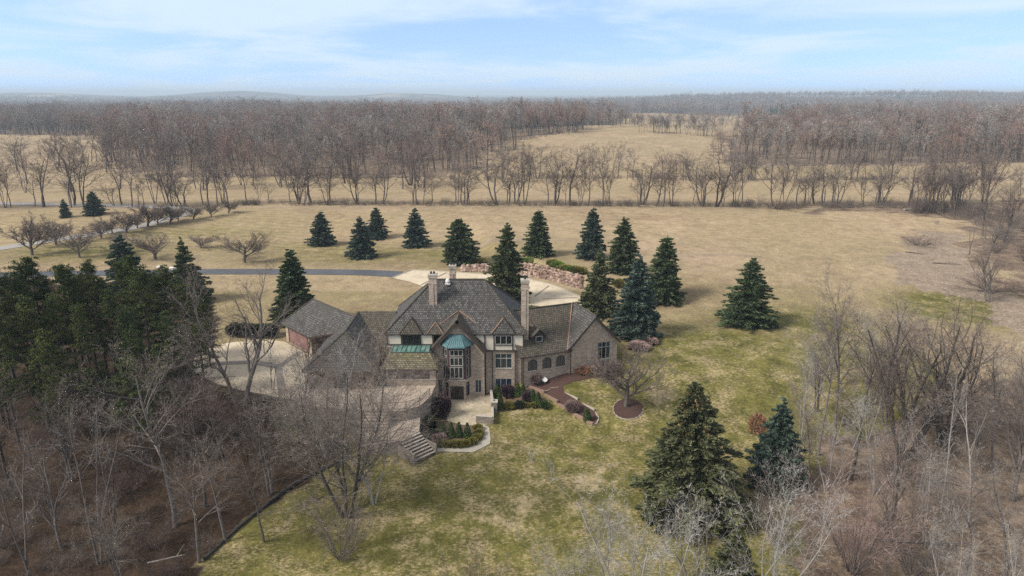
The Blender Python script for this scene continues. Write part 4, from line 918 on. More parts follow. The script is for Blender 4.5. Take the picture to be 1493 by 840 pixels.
brushc = [(5, .12, .05, .1, 7, .4, .5, .2), (4, .2, .06, .2, 6, .5, .5, .3), (3, .25, .05, .2, 4, .5, .5, .3), (1, .3, 0, 0, 0, 0, 0, 0)]
BT['pink'] = [bare_tree('pink', 91 + i, 16, brushc, 1, M['bark'], M['twig_pink'], .02, spread=.55, lens=(5, 7), rad=.05, k=4) for i in range(2)]
BT['brush'] = [bare_tree('brush', 95 + i, 16, brushc, 1, M['bark'], M['twig'], .02, spread=.8, lens=(4, 6), rad=.045, k=4) for i in range(2)]
BT['brushdk'] = [bare_tree('brushdk', 97 + i, 16, brushc, 1, M['bark_dk'], M['twig_dk'], .03, spread=.9, lens=(4, 6), rad=.045, k=4) for i in range(2)]
# lighter meshes for the hedgerows and woodland further off
bgc = [(5, .1, .04, .35, 9, .7, .45, .25), (3, .18, .06, .2, 7, .65, .5, .3), (2, .2, .05, .1, 10, .7, .55, .3), (1, .3, .02, 0, 0, 0, 0, 0)]
bgf = [(5, .12, .03, .25, 7, .6, .5, .3), (3, .18, .07, .2, 7, .65, .5, .3), (2, .2, .05, .1, 10, .7, .55, .3), (1, .3, .02, 0, 0, 0, 0, 0)]
for nm_, mt_, mc_ in (('bg', 'bark', 'twig'), ('bgdk', 'bark_dk', 'twig_dk')):
    BT[nm_] = [bare_tree(nm_, 101 + i, 1, bgc, 2, M[mt_], M[mc_], .06, lens=(15, 17), rad=.19, k=4) for i in range(3)] + [bare_tree(nm_, 111 + i, 2 + i, bgf, 2, M[mt_], M[mc_], .06, lens=(12, 15), spread=.25, rad=.16, k=4) for i in range(2)]

def leaf_cloud(name, P, S, m, seed=0, droop=None, nrmdir=None):
    """P centres, S sizes, each one a small bent leaf-spray (2 triangles)"""
    rng = np.random.RandomState(seed); n = len(P); P = np.asarray(P); S = np.asarray(S)[:, None]
    d = rng.normal(size=(n, 3)) if droop is None else np.asarray(droop) + rng.normal(size=(n, 3)) * .35
    d /= np.linalg.norm(d, axis=1)[:, None]; o = np.cross(d, rng.normal(size=(n, 3))); o /= np.linalg.norm(o, axis=1)[:, None] + 1e-9
    a = P - d * S * .5; b = P + d * S * .5; c = P + o * S * .22; e = P - o * S * .22
    V = np.stack([a, c, b, e], 1).reshape(-1, 3); F = np.arange(n * 4).reshape(-1, 4)
    me = npmesh(name, V, F, 4); me.materials.append(m); return me
def spruce(name, seed, h, w, m, layers, per, sz, taper=1.0, gap=.0, trunk_clear=.02, cones=False, round_=0.):
    rng = np.random.RandomState(seed); P = []; S = []; D = []; segs = []; CP = []
    skew = rng.normal(size=4) * .06
    for i in range(layers):
        t = (i + rng.random() * .6) / layers; z = h * (trunk_clear + (1 - trunk_clear) * t)
        prof = (1 - t) ** taper * (1 - round_) + round_ * math.sqrt(max(0, 1 - t ** 2.2)); prof *= min(1, .72 + t * 4)
        r = (w / 2 * prof + .12) * (1 + .08 * math.sin(i * 2.1 + seed)) * rng.uniform(.92, 1.08); nb = max(4, int(round(7 + 9 * prof)))
        for b in range(nb):
            a = 6.283 * (b + rng.random() * .8) / nb; rr = r * rng.uniform(.72, 1.12) * (1 + skew[0] * math.cos(a) + skew[1] * math.sin(a))
            if rng.random() < gap: rr *= rng.uniform(.45, .75)
            dx, dy = math.cos(a), math.sin(a); z0_ = z; z = z0_ + rng.normal() * h / layers * .8; up0 = .25 * (t - .25); n = max(3, int(per * (.25 + prof)))
            tip = np.array([dx * rr, dy * rr, z + rr * up0 - .12 * rr])
            segs.append(((0, 0, z), tuple(tip), .035, .01))
            f = rng.random(n) ** .6; side = rng.normal(size=n) * .17 * rr * (1.15 - f) + rng.normal(size=n) * .05
            zz = z + rr * f * up0 - .22 * rr * f * f + .10 * rr * np.maximum(0, f - .75) * 2 + rng.normal(size=n) * .05 * (h / layers) * 3 - np.abs(side) * .25
            P.append(np.stack([dx * rr * f - dy * side, dy * rr * f + dx * side, zz], 1)); S.append(sz * rng.uniform(.6, 1.3, n) * (.7 + .5 * prof))
            sd_ = np.sign(side)[:, None] * np.array([-dy, dx, 0])[None] * .6; D.append(np.array([[dx, dy, .05 + .6 * t]]) + sd_); z = z0_
            if cones and t > .62:
                for _ in range(4): g = rng.uniform(.5, 1.0); CP.append([dx * rr * g, dy * rr * g, z - .12])
    P.append(np.stack([rng.normal(size=14) * .05, rng.normal(size=14) * .05, h * (.93 + .09 * rng.random(14))], 1)); S.append(np.full(14, sz * .7)); D.append(np.tile([[0, 0, 1.]], (14, 1)))
    P = np.concatenate(P); S = np.concatenate(S); D = np.concatenate(D)
    r_ = {'crown': leaf_cloud('crown', P, S, m, seed, D), 'trunk': tubes_mesh('trunk', [((0, 0, -.3), (0, 0, h * .5), .2, .12), ((0, 0, h * .5), (0, 0, h * .97), .12, .02)] + segs, 5, M['bark_dk']), 'h': h, 'w': w}
    if cones: r_['cones'] = leaf_cloud('cones', np.array(CP), rng.uniform(.16, .3, len(CP)), M['cone'], 3, np.tile([[0, 0, -1.]], (len(CP), 1)))
    return r_
SP = {'blue': [spruce('b', 1, 9, 6.2, M['needle_blue'], 22, 75, .42, .62, .2), spruce('b', 2, 9, 6.0, M['needle_blue'], 22, 75, .42, .55, .28)],
      'green': [spruce('g', 3, 11, 6.4, M['needle'], 26, 80, .42, .6, .2), spruce('g', 4, 11, 6.8, M['needle'], 26, 80, .42, .66, .28), spruce('g', 14, 11, 7.2, M['needle'], 24, 85, .42, .9, .15), spruce('g', 15, 11, 6.2, M['needle'], 30, 75, .42, .55, .35)],
      'dense': [spruce('d', 5, 11, 5.6, M['needle'], 34, 70, .42, .62, .02)],
      'round': [spruce('r', 6, 8, 6.6, M['needle'], 22, 70, .5, .8, .25, round_=.55)],
      'big': [spruce('k', 7, 12, 8.6, M['needle_big'], 34, 170, .42, .72, .2, cones=True)],
      'bigblue': [spruce('q', 8, 9, 6.4, M['needle_blue'], 28, 130, .42, .75, .22)]}
def pine(seed):
    rng = np.random.RandomState(seed); P = []; S = []; h = 18; segs = []
    x = y = 0; pts = [(0, 0, -.4)]
    for i in range(1, 8): x += rng.normal() * .12; y += rng.normal() * .12; pts.append((x, y, h * i / 7))
    for i in range(7): segs.append((pts[i], pts[i + 1], .22 * (1 - i / 7.5), .22 * (1 - (i + 1) / 7.5)))
    for b in range(62):
        t = .3 + .7 * rng.random() ** .8; z = h * t; a = rng.random() * 6.283; cr = 2.8 * (1 - max(0, (t - .5)) / .5 * .85) * (0.55 + .45 * max(0, min(1, (t - .2) / .3))); rr = cr * rng.uniform(.5, 1.1)
        f = z / h * 7; i = min(int(f), 6); bx = pts[i][0]; by = pts[i][1]
        tip = (bx + math.cos(a) * rr, by + math.sin(a) * rr, z + rr * (.15 + .35 * t)); segs.append(((bx, by, z), tip, .05, .02))
        for c in range(5):
            g = rng.uniform(.45, 1.05); cc = np.array([bx + (tip[0] - bx) * g, by + (tip[1] - by) * g, z + (tip[2] - z) * g]) + rng.normal(size=3) * np.array([.35, .35, .15])
            n = 38; P.append(cc + rng.normal(size=(n, 3)) * np.array([.2, .2, .1])); S.append(rng.uniform(.13, .3, n))
    P = np.concatenate(P); S = np.concatenate(S); D = rng.normal(size=P.shape) * .7 + np.array([0, 0, .7])
    return {'crown': leaf_cloud('crown', P, S, M['needle_pine'], seed, D), 'trunk': tubes_mesh('trunk', segs, 6, M['bark_dk']), 'h': h + .6, 'w': 6.4}
PN = [pine(200 + i) for i in range(3)]
def shrub(seed, m, shape='round', n=1400, sz=.14):
    rng = np.random.RandomState(seed); u = rng.normal(size=(n, 3)); u /= np.linalg.norm(u, axis=1)[:, None]; r = rng.random(n) ** .25
    if shape == 'round': P = u * r[:, None] * np.array([.5, .5, .5]) * (1 + .12 * np.sin(u[:, :1] * 7 + u[:, 1:2] * 5)); P[:, 2] += .5
    else:
        t = rng.random(n) ** 1.1; a = rng.random(n) * 6.283; rr = .5 * np.minimum(1, t * 6 + .55) * (1 - t) ** .62 * (.8 + .2 * rng.random(n)); P = np.stack([rr * np.cos(a), rr * np.sin(a), t * .98], 1)
    S = rng.uniform(.6, 1.4, n) * sz
    return {'crown': leaf_cloud('foliage', P, S, m, seed, u * .6 + np.array([0, 0, .5])), 'trunk': tubes_mesh('stem', [((0, 0, -.1), (0, 0, .5), .05, .03), ((0, 0, .1), (.15, 0, .5), .03, .02), ((0, 0, .1), (-.12, .1, .5), .03, .02)], 5, M['bark_dk']), 'h': 1, 'w': 1}

def plant(kind, cat, label, proto, x, y, z, hgt, wid=None, rz=0, group=None, names=('trunk', 'crown'), lean=0):
    o = root(kind, label, cat, (x, y, z), group, rz)
    sz_ = hgt / proto['h']; sx_ = (wid / proto['w']) if wid else sz_
    for key, nm_ in zip(('trunk', 'crown', 'cones'), names + ('cones',)):
        if key in proto:
            c = bpy.data.objects.new(nm_, proto[key]); COL.objects.link(c); c.parent = o; c.scale = (sx_, sx_, sz_); c.rotation_euler = (0, lean, 0)
    return o
def from_px(px, pyb, pyt, z=None):
    p = G(px, pyb) if z is None else atz(px, pyb, z)
    return p, zat(pyt, p[1]) - p[2]
def pxw(p, wpx):
    dep = p[1] * cP + (HC - p[2] - 3) * sP; return wpx * dep / FPX

rs = random.Random(5)
# spruces: px, base row, top row, width px, kind, label
SPR = [(471, 357, 310, 37, 'blue', 0, 'small blue spruce with ragged outline, furthest left of the lawn row behind the asphalt drive'),
 (528, 375, 318, 39, 'blue', 1, 'blue spruce nearest the asphalt drive, in front of another blue spruce'),
 (550, 347, 304, 32, 'blue', 0, 'blue spruce half hidden behind a nearer blue spruce on the back lawn'),
 (607, 359, 305, 36, 'blue', 1, 'neat blue spruce standing alone at the edge of the tan field'),
 (671, 383, 320, 50, 'round', 0, 'broad round-shouldered green spruce left of the boulder wall'),
 (738, 438, 328, 62, 'green', 0, 'big dark spruce rising directly behind the main roof ridge'),
 (785, 372, 307, 41, 'green', 1, 'slender spruce behind the juniper hedge on the boulder wall'),
 (863, 377, 305, 42, 'blue', 0, 'bluish spruce at the back left of the spruce clump right of the house'),
 (909, 397, 319, 50, 'green', 0, 'tall spruce at the back of the clump right of the house'),
 (871, 458, 365, 60, 'green', 1, 'dark spruce pressed against the court beside the right wing'),
 (926, 489, 375, 70, 'bigblue', 0, 'spruce with a short bare trunk nearest the right gable'),
 (966, 438, 345, 55, 'green', 0, 'spruce on the right side of the clump with dense shelved boughs'),
 (1089, 473, 379, 76, 'green', 1, 'lone wide spruce standing by itself on the right lawn'),
 (430, 470, 366, 56, 'dense', 0, 'very dark dense conical spruce behind the garage'),
 (277, 440, 350, 60, 'green', 0, 'dark spruce rising over the pines near the asphalt drive'),
 (189, 425, 345, 52, 'blue', 1, 'dim blue-grey spruce behind the pines, second from the drive'),
 (138, 313, 280, 29, 'blue', 0, 'little spruce on the far lawn inside the loop of the grey road'),
 (96, 317, 291, 15, 'blue', 1, 'smallest narrow spruce on the far lawn inside the road loop'),
 (1000, 738, 564, 148, 'big', 0, 'largest spruce, with brown cones round its top, on the front lawn'),
 (1128, 708, 586, 80, 'bigblue', 0, 'blue-green spruce at the edge of the right woods'),
 (1062, 885, 776, 92, 'big', 0, 'dark spruce behind pale branches at the bottom of the lawn')]
for i, (px, pb, pt, wp, k, v, lab) in enumerate(SPR):
    p, h_ = from_px(px, pb, pt)
    pr = SP[k][(v + (i % 4 if k == 'green' else 0)) % len(SP[k])]
    if lab.startswith('dark spruce behind pale'): pr = {q: r for q, r in pr.items() if q != 'cones'}
    plant('spruce', 'spruce tree', lab, pr, p[0], p[1], p[2], h_, pxw(p, wp * 1.2), rs.uniform(0, 6.28), 'spruces around the house').rotation_euler[0] = rs.uniform(-.03, .03)
# pines
PI = [(-14, 650, 322), (16, 655, 350), (212, 580, 370), (258, 570, 382), (160, 590, 376), (75, 585, 372), (130, 595, 380), (5, 640, 334), (28, 600, 388), (58, 590, 378), (92, 580, 402), (118, 600, 384), (145, 575, 392), (172, 585, 402), (200, 570, 378), (226, 590, 384), (252, 575, 400), (283, 580, 412), (305, 560, 440), (75, 660, 430), (150, 660, 440),
      (215, 650, 440), (30, 680, 430), (-25, 620, 350), (-60, 640, 360), (265, 620, 450), (110, 640, 425), (300, 600, 470), (185, 600, 420), (-100, 600, 360), (40, 560, 395), (100, 700, 480), (250, 670, 500), (-20, 740, 440), (60, 620, 400), (210, 700, 520), (240, 555, 392), (130, 555, 400), (290, 545, 425)]
for i, (px, pb, pt) in enumerate(PI):
    p, h_ = from_px(px, pb - 25, pt); spot = 'near the forecourt' if px > 220 else ('at the outer edge' if px < 60 else 'in the middle of the grove')
    plant('pine_tree', 'pine tree', 'tall dark green pine %s of the left wood' % spot.replace(' of the grove', ''), PN[i % 3], p[0], p[1], p[2], h_, 4.9 + rs.random() * 1.6, rs.uniform(0, 6.28), 'pines of the left wood, ' + spot)

# bare trees close to the camera: px, base row, top row, width px, proto kind, label
FG = [(507, 752, 468, 205, 'spread', 'huge bare tree with several stems in front of the terrace'),
 (352, 592, 368, 112, 'fork', 'bare forked tree standing at the lower edge of the garage forecourt'),
 (398, 577, 496, 46, 'snag', 'small thin bare tree with dark leaning stem on the forecourt edge'),
 (478, 668, 497, 130, 'pale', 'bare grey tree veiling the left front wing'),
 (445, 640, 540, 90, 'brush', 'low tangle of grey stems under the terrace corner'),
 (600, 676, 640, 44, 'brush', 'grey twiggy bush beside the garden steps'),
 (498, 815, 690, 95, 'brush', 'pale grey twiggy bush at the foot of the huge bare tree'),
 (545, 735, 540, 110, 'pale', 'slim pale tree just right of the huge bare tree stem'),
 (145, 822, 545, 130, 'snag', 'pale twisted half-dead tree with curling limbs in the left wood'),
 (255, 768, 470, 140, 'tall', 'fuzzy grey-crowned bare tree in the middle of the left wood'),
 (48, 860, 590, 70, 'snag', 'broken pale trunk near the left picture corner'),
 (330, 700, 548, 110, 'talldk', 'dark bare tree below the forecourt wall'),
 (913, 592, 494, 96, 'orn', 'low wide bare tree with spreading limbs in the ringed mulch bed'),
 (1193, 664, 392, 92, 'tall', 'tall slender bare tree, left one of the right-hand woods by the lawn'),
 (1216, 650, 380, 80, 'tall', 'tallest bare tree at the lawn edge of the right woods'),
 (1240, 700, 470, 90, 'talldk', 'bare tree behind the pinkish thicket'),
 (1318, 668, 408, 170, 'multi', 'big many-stemmed dark bare tree in the right woods'),
 (1375, 650, 462, 110, 'multi', 'many-stemmed bare tree just right of the biggest dark one'),
 (1372, 742, 498, 60, 'snag', 'pale broken trunk with hooked limbs in the right woods'),
 (1445, 690, 470, 110, 'tall', 'pale grey bare tree near the right picture edge'),
 (1478, 730, 500, 90, 'fork', 'forked bare tree at the right picture edge'),
 (1410, 770, 560, 80, 'snag', 'leaning dead tree over the leaf litter on the right'),
 (1168, 640, 440, 70, 'pale', 'thin pale stems behind the blue-green spruce'),
 (1265, 640, 430, 70, 'pale', 'thin upright tree between the tall pair and the dark many-stemmed tree'),
 (1242, 835, 652, 140, 'pink', 'pinkish brown thicket of upright stems below the right woods'),
 (1135, 800, 668, 110, 'brush', 'grey-white twiggy crown in front of the blue-green spruce'),
 (1120, 905, 655, 160, 'pale', 'pale bare tree with forked limbs rising from below the picture'),
 (935, 955, 680, 210, 'pale', 'pale leaning bare tree in front of the lower spruce'),
 (880, 900, 720, 70, 'pale', 'very thin pale tree on the lower lawn'),
 (1020, 940, 720, 150, 'snag', 'pale arching limbs crossing the lowest spruce'),
 (690, 915, 795, 110, 'brush', 'twiggy brown crown poking up at the bottom of the lawn'),
 (820, 925, 770, 100, 'pale', 'faint pale twigs rising at the bottom of the lawn'),
 (1330, 840, 690, 100, 'brush', 'grey brush at the bottom of the right woods'),
 (1400, 860, 640, 90, 'tall', 'grey bare tree at the bottom right of the woods'),
 (1462, 850, 660, 90, 'snag', 'slanting pale tree in the right picture corner'),
 (1435, 390, 300, 60, 'tall', 'bare tree on the brushy bank at the far right'),
 (1440, 440, 345, 46, 'fork', 'bare forked tree on the slope above the green strip at far right'),
 (1412, 372, 322, 26, 'snag', 'small pale leaning tree on the right bank'),
 (650, 622, 0, 0, None, '')]
for i, (px, pb, pt, wp, k, lab) in enumerate(FG):
    if not k: continue
    p, h_ = from_px(px, pb, pt); pr = BT[k][i % len(BT[k])]
    rr_ = rs.uniform(0, 6.28)
    if k == 'spread': rr_ = 2.2
    plant('thicket' if k in ('pink', 'brush') else 'bare_tree', 'bush' if k in ('pink', 'brush') else 'bare tree', lab, pr, p[0], p[1], p[2] - .05, h_, pxw(p, wp * 1.05), rr_)
# ornamental trees along the grey road and the drive
ORN = [(46, 372, 306, 70, 'orndk', 'dark'), (82, 357, 316, 52, 'orndk', 'dark'), (116, 376, 328, 60, 'orn', 'grey'), (148, 347, 318, 40, 'orndk', 'dark'), (164, 340, 312, 36, 'orndk', 'dark'), (184, 340, 303, 46, 'orndk', 'dark'), (200, 333, 305, 34, 'orndk', 'dark'),
       (215, 331, 290, 44, 'orndk', 'dark'), (230, 328, 300, 34, 'orndk', 'dark'), (248, 326, 292, 40, 'orndk', 'dark'), (260, 322, 298, 30, 'orndk', 'dark'), (282, 320, 296, 34, 'orndk', 'dark'), (308, 317, 290, 34, 'orndk', 'dark'), (333, 311, 288, 28, 'orndk', 'dark')]
stretch = ['where the grey road leaves the picture', 'along the middle of the grey road', 'where the grey road bends away']
for i, (px, pb, pt, wp, k, c) in enumerate(ORN):
    p, h_ = from_px(px, pb, pt); s_ = stretch[0 if px < 130 else (1 if px < 240 else 2)]
    plant('orchard_tree', 'small tree', 'small round-headed bare tree in the row ' + s_, BT[k][i % 2], p[0], p[1], p[2], h_, pxw(p, wp * .85), rs.uniform(0, 6.28), 'row of small trees ' + s_)
for px, pb, pt, wp, lab in ((228, 378, 335, 66, 'wide bare tree by the pale boulders at the drive'), (292, 362, 342, 48, 'low bare tree half hidden behind the dark spruce over the pines'), (357, 383, 336, 66, 'broad bare crab tree on the lawn just beyond the asphalt drive'), (170, 372, 345, 50, 'faint bare tree behind the blue-grey spruce')):
    p, h_ = from_px(px, pb, pt); plant('crab_tree', 'small tree', lab, BT['orn'][px % 2], p[0], p[1], p[2], h_, pxw(p, wp), rs.uniform(0, 6.28))

# left wood: further bare trees among the pines
PX0 = [(x, y) for x, y in ((20, 720), (70, 740), (105, 700), (190, 720), (225, 800), (290, 820), (300, 740), (365, 690), (395, 720), (340, 640), (385, 640), (420, 670), (270, 680), (170, 780), (90, 800), (10, 800), (240, 850), (330, 790), (440, 650), (300, 640), (180, 860), (60, 900), (130, 900), (385, 790), (205, 640), (-30, 760))]
for i, (px, pb) in enumerate(PX0):
    p, h_ = from_px(px, pb, pb - 150 - rs.random() * 130)
    k = ['talldk', 'talldk', 'fork', 'brushdk', 'brushdk', 'tall'][i % 6]; h_ = rs.uniform(10, 16) if 'brush' not in k else rs.uniform(3.5, 5.5)
    where = 'below the forecourt wall' if px > 320 else ('behind the twisted pale tree' if px < 180 else 'around the fuzzy grey tree')
    plant('understorey_tree' if 'brush' not in k else 'thicket', 'bare tree' if 'brush' not in k else 'bush', ('thin bare tree of the dim left wood ' if 'brush' not in k else 'tangled brush in the dim left wood ') + where, BT[k][i % len(BT[k])], p[0], p[1], p[2], h_, None, rs.uniform(0, 6.28), 'left wood, ' + ('trees ' if 'brush' not in k else 'brush ') + where)
PX1 = [(1160, 700, 60), (1180, 720, 70), (1205, 720, 60), (1275, 720, 90), (1300, 760, 80), (1345, 720, 90), (1350, 800, 100), (1420, 700, 110), (1430, 640, 100), (1455, 620, 110), (1490, 650, 120), (1500, 590, 100), (1470, 580, 80), (1395, 610, 90), (1350, 620, 90), (1270, 590, 80), (1190, 600, 70), (1230, 620, 70), (1510, 800, 100), (1290, 850, 90), (1380, 900, 100), (1480, 900, 100), (1290, 620, 80), (1240, 560, 60), (1310, 600, 80)]
for i, (px, pb, hp) in enumerate(PX1):
    p = G(px, pb); k = ['pale', 'tall', 'pale', 'pale', 'fork', 'brush'][i % 6]; h_ = rs.uniform(8, 13) if k != 'brush' else rs.uniform(3, 4.5)
    where = 'beyond the many-stemmed tree' if pb < 630 else ('near the right picture edge' if px > 1400 else 'around the pinkish thicket')
    plant('thicket' if k == 'brush' else 'understorey_tree', 'bush' if k == 'brush' else 'bare tree', ('low grey brush in the right woods ' if k == 'brush' else 'thin bare tree of the right woods ') + where, BT[k][i % len(BT[k])], p[0], p[1], p[2], h_, None, rs.uniform(0, 6.28), ('right woods brush ' if k == 'brush' else 'right woods trees ') + where)
# brushy bank at the far right
for i in range(64):
    u = rs.random(); px = 1330 + u * 190 + rs.uniform(-12, 12); pb = 306 + max(0, u - .42) * 260 * rs.random() + rs.uniform(0, 6)
    p = G(px, pb); k = ['brush', 'bg', 'brushdk', 'bgdk', 'brush'][i % 5]; b_ = 'brush' in k
    plant('thicket' if b_ else 'bank_tree', 'bush' if b_ else 'bare tree', 'grey-brown brush on the bank at the right edge of the tan field' if b_ else 'bare tree on the brushy bank at the right edge of the tan field', BT[k][i % len(BT[k])], p[0], p[1], p[2], rs.uniform(3.5, 6) if b_ else rs.uniform(12, 19), None, rs.uniform(0, 6.28), 'right bank brush' if b_ else 'right bank trees')
for px, pb, hp, lab in ((1135, 305, 20, 'dense brown brush pile at the far edge of the field'), (1160, 304, 16, 'lower brown brush right of the dense brush pile'), (985, 301, 10, 'small brown bush on the far field edge'), (1225, 303, 10, 'tiny brown bushes at the far field edge right'), (1290, 298, 14, 'grey bush patch left of the fallen logs'), (1340, 358, 18, 'small twiggy bush alone on the right part of the field'), (1445, 425, 26, 'dark bush at the foot of the forked tree, far right')):
    p = G(px, pb); plant('thicket', 'bush', lab, BT['brushdk'][px % 2], p[0], p[1], p[2], 3.2 if hp > 12 else 2, hp * .55, rs.uniform(0, 6.28))
# hedgerow along the far edge of the tan field, and the row beyond it
def row(n, x0, x1, rowf, hrange, lab, grp, prot, jit=3, skip=None, clump=.5):
    x = x0
    for i in range(n):
        if i % 3 == 0: cx_ = x0 + (x1 - x0) * (i + 1.5 + rs.uniform(-1.5, 1.5)) / n
        px = cx_ + rs.gauss(0, 9)
        if px < x0 or px > x1: px = rs.uniform(x0, x1)
        if skip and any(a < px < b for a, b in skip): continue
        pb = rowf(px) + rs.uniform(-jit, jit); p = G(px, pb); k = prot[i % len(prot)]
        tx = ' left of the blue spruces' if px < 460 else (' behind the blue spruces' if px < 700 else (' behind the spruce clump' if px < 1000 else ' above the right half of the field'))
        h_ = rs.uniform(*hrange)
        plant('hedgerow_tree', 'bare tree', lab + tx, BT[k][rs.randrange(len(BT[k]))], p[0], p[1], p[2], h_, h_ * rs.uniform(.5, .85), rs.uniform(0, 6.28), grp + tx)
I_ = lambda xs_, ys_: (lambda px: float(np.interp(px, xs_, ys_)))
row(128, -60, 1440, I_([0, 150, 350, 700, 1000, 1300, 1500], [303, 300, 298, 298, 300, 299, 296]), (8.5, 22), 'bare grey tree in the near hedgerow', 'near hedgerow trees', ['bg', 'bgdk', 'bg'], 2.5, None, .9)
row(50, 740, 1560, I_([740, 1050, 1500], [259, 263, 262]), (11, 18), 'bare tree in the second hedgerow', 'second hedgerow trees', ['bg', 'bgdk'], 1.5, None, .8)
row(36, -80, 740, I_([0, 200, 740], [275, 270, 266]), (15, 24), 'bare tree in the second hedgerow', 'second hedgerow trees', ['bgdk', 'bg'], 9, None, .9)
row(12, 20, 200, I_([0, 200], [247, 247]), (17, 24), 'large bare tree standing in the distant left pasture', 'distant pasture trees', ['bgdk'], 4, None, .9)

# ------------------------------------------------------------------ woodland masses
def merge(name, protos, mats, prune=1):
    pass
wood_col = bpy.data.collections.new('woodland_sources'); con_col = bpy.data.collections.new('conifer_sources'); br_col = bpy.data.collections.new('brush_sources')
def combined(name, seed, stems, cfg, mt, mc, tw, **kw):
    t_ = bare_tree(name, seed, stems, cfg, 2, mt, mc, tw, **kw)
    bm = bmesh.new(); bm.from_mesh(t_['trunk']); n0 = len(bm.faces); bm.from_mesh(t_['crown']); bm.faces.ensure_lookup_table()
    for f in bm.faces[n0:]: f.material_index = 1
    me = bpy.data.meshes.new(name); bm.to_mesh(me); bm.free(); me.materials.append(mt); me.materials.append(mc)
    s = 20 / t_['h']; me.transform(__import__('mathutils').Matrix.Diagonal((s * 1.15, s * 1.15, s, 1))); return me
fc = [(4, .1, .04, .42, 9, .7, .42, .3), (3, .18, .08, .2, 7, .65, .5, .35), (2, .2, .05, .1, 9, .7, .6, .3), (1, .3, .02, 0, 0, 0, 0, 0)]
for i in range(5):
    me = combined('woodland_tree', 300 + i, 1 + (i == 4), fc, M['bark_dk'], M['fartwig'], .1, lens=(15, 17), rad=.22, k=3)
    o = bpy.data.objects.new('woodland_tree', me); wood_col.objects.link(o)
for i in range(2):
    s_ = spruce('conifer', 400 + i, 16, 7, M['needle'], 16, 16, 1.3, .8, .1); o = bpy.data.objects.new('conifer', s_['crown']); con_col.objects.link(o)
for i in range(2):
    t_ = BT['brush'][i]; o = bpy.data.objects.new('brush_clump', t_['crown']); br_col.objects.link(o)
def scatter(name, pts, col, label_=None, smin=.8, smax=1.2):
    me = bpy.data.meshes.new(name); me.vertices.add(len(pts)); me.vertices.foreach_set('co', np.asarray(pts, np.float32).ravel()); me.update()
    P_ = np.asarray(pts); nv_ = np.sin(P_[:, 0] * .021 + 1) * np.sin(P_[:, 1] * .013 + 2) + .7 * np.sin(P_[:, 0] * .053 + P_[:, 1] * .031) + .5 * np.sin(P_[:, 0] * .012 - P_[:, 1] * .02)
    rr = np.random.RandomState(len(pts)).rand(len(pts)); sc_ = (smin + (smax - smin) * rr) * (1 + (.13 * nv_ if len(pts) > 3000 else 0)) * np.where(rr > .96, 1.12, 1); at = me.attributes.new('scl', 'FLOAT', 'POINT'); at.data.foreach_set('value', sc_.astype(np.float32))
    o = bpy.data.objects.new(name, me); COL.objects.link(o); tag(o, kind='stuff')
    ng = bpy.data.node_groups.new(name, 'GeometryNodeTree'); ng.interface.new_socket('Geometry', in_out='INPUT', socket_type='NodeSocketGeometry'); ng.interface.new_socket('Geometry', in_out='OUTPUT', socket_type='NodeSocketGeometry')
    gi = ng.nodes.new('NodeGroupInput'); go_ = ng.nodes.new('NodeGroupOutput'); iop = ng.nodes.new('GeometryNodeInstanceOnPoints'); ci = ng.nodes.new('GeometryNodeCollectionInfo')
    ci.inputs['Collection'].default_value = col; ci.inputs['Separate Children'].default_value = True; ci.inputs['Reset Children'].default_value = True
    iop.inputs['Pick Instance'].default_value = True
    rv = ng.nodes.new('FunctionNodeRandomValue'); rv.data_type = 'FLOAT_VECTOR'; rv.inputs[0].default_value = (-.05, -.05, 0); rv.inputs[1].default_value = (.05, .05, 6.28)
    rs_ = ng.nodes.new('GeometryNodeInputNamedAttribute'); rs_.data_type = 'FLOAT'; rs_.inputs[0].default_value = 'scl'
    ln = ng.links.new; ln(gi.outputs[0], iop.inputs['Points']); ln(ci.outputs[0], iop.inputs['Instance']); ln(rv.outputs[0], iop.inputs['Rotation']); ln(rs_.outputs[0], iop.inputs['Scale']); ln(iop.outputs[0], go_.inputs[0])
    md = o.modifiers.new('scatter', 'NODES'); md.node_group = ng; return o
rng = np.random.RandomState(3)
def fill(poly, sp):
    a = np.array([p[:2] for p in poly]); x0, y0 = a.min(0); x1, y1 = a.max(0); y1 = min(y1, 5200)
    n = int((x1 - x0) * (y1 - y0) / sp ** 2); x = rng.uniform(x0, x1, n); y = rng.uniform(y0, y1, n)
    k = inpoly(x + 12 * np.sin(y * .05 + 1) + 8 * np.sin(x * .11), y + 14 * np.sin(x * .045) + 9 * np.sin(x * .12 + y * .03), a) & (np.abs(x) < .86 * y + 60); return x[k], y[k]
def with_z(x, y, s=0): return np.stack([x, y, H(x, y) - .1 + s], 1)
xa, ya = fill(FA, 8.4); xb, yb_ = fill(FB, 8.6)
k1 = ya < 1450; k2 = yb_ < 1450
near_pts = np.concatenate([with_z(xa[k1], ya[k1]), with_z(xb[k2], yb_[k2])])
scatter('woodland', near_pts, wood_col, smin=.55, smax=1.25)
# far woodland all across, thinner
def far_fill(d0, d1, sp, fields):
    n = int((d1 ** 2 - d0 ** 2) * .86 / sp ** 2); y = np.sqrt(rng.uniform(d0 ** 2, d1 ** 2, n)); x = y * rng.uniform(-.86, .86, n)
    k = np.ones(n, bool)
    for f in fields: k &= ~inpoly(x, y, f)
    k &= (np.sin(x * .006 + y * .002 + 1) + np.sin(y * .0043 + 2) + np.sin(x * .0021 - y * .003)) < 1.55
    return x[k], y[k]
F0 = PG((900, 186), (1240, 182), (1262, 175), (1100, 171), (900, 174))
x, y = far_fill(1450, 3300, 17, [F0]); scatter('distant_woodland', with_z(x, y), wood_col, smin=.85, smax=1.35)
x, y = far_fill(3300, 5600, 34, []); scatter('remote_woodland', with_z(x, y), wood_col, smin=.8, smax=1.2)
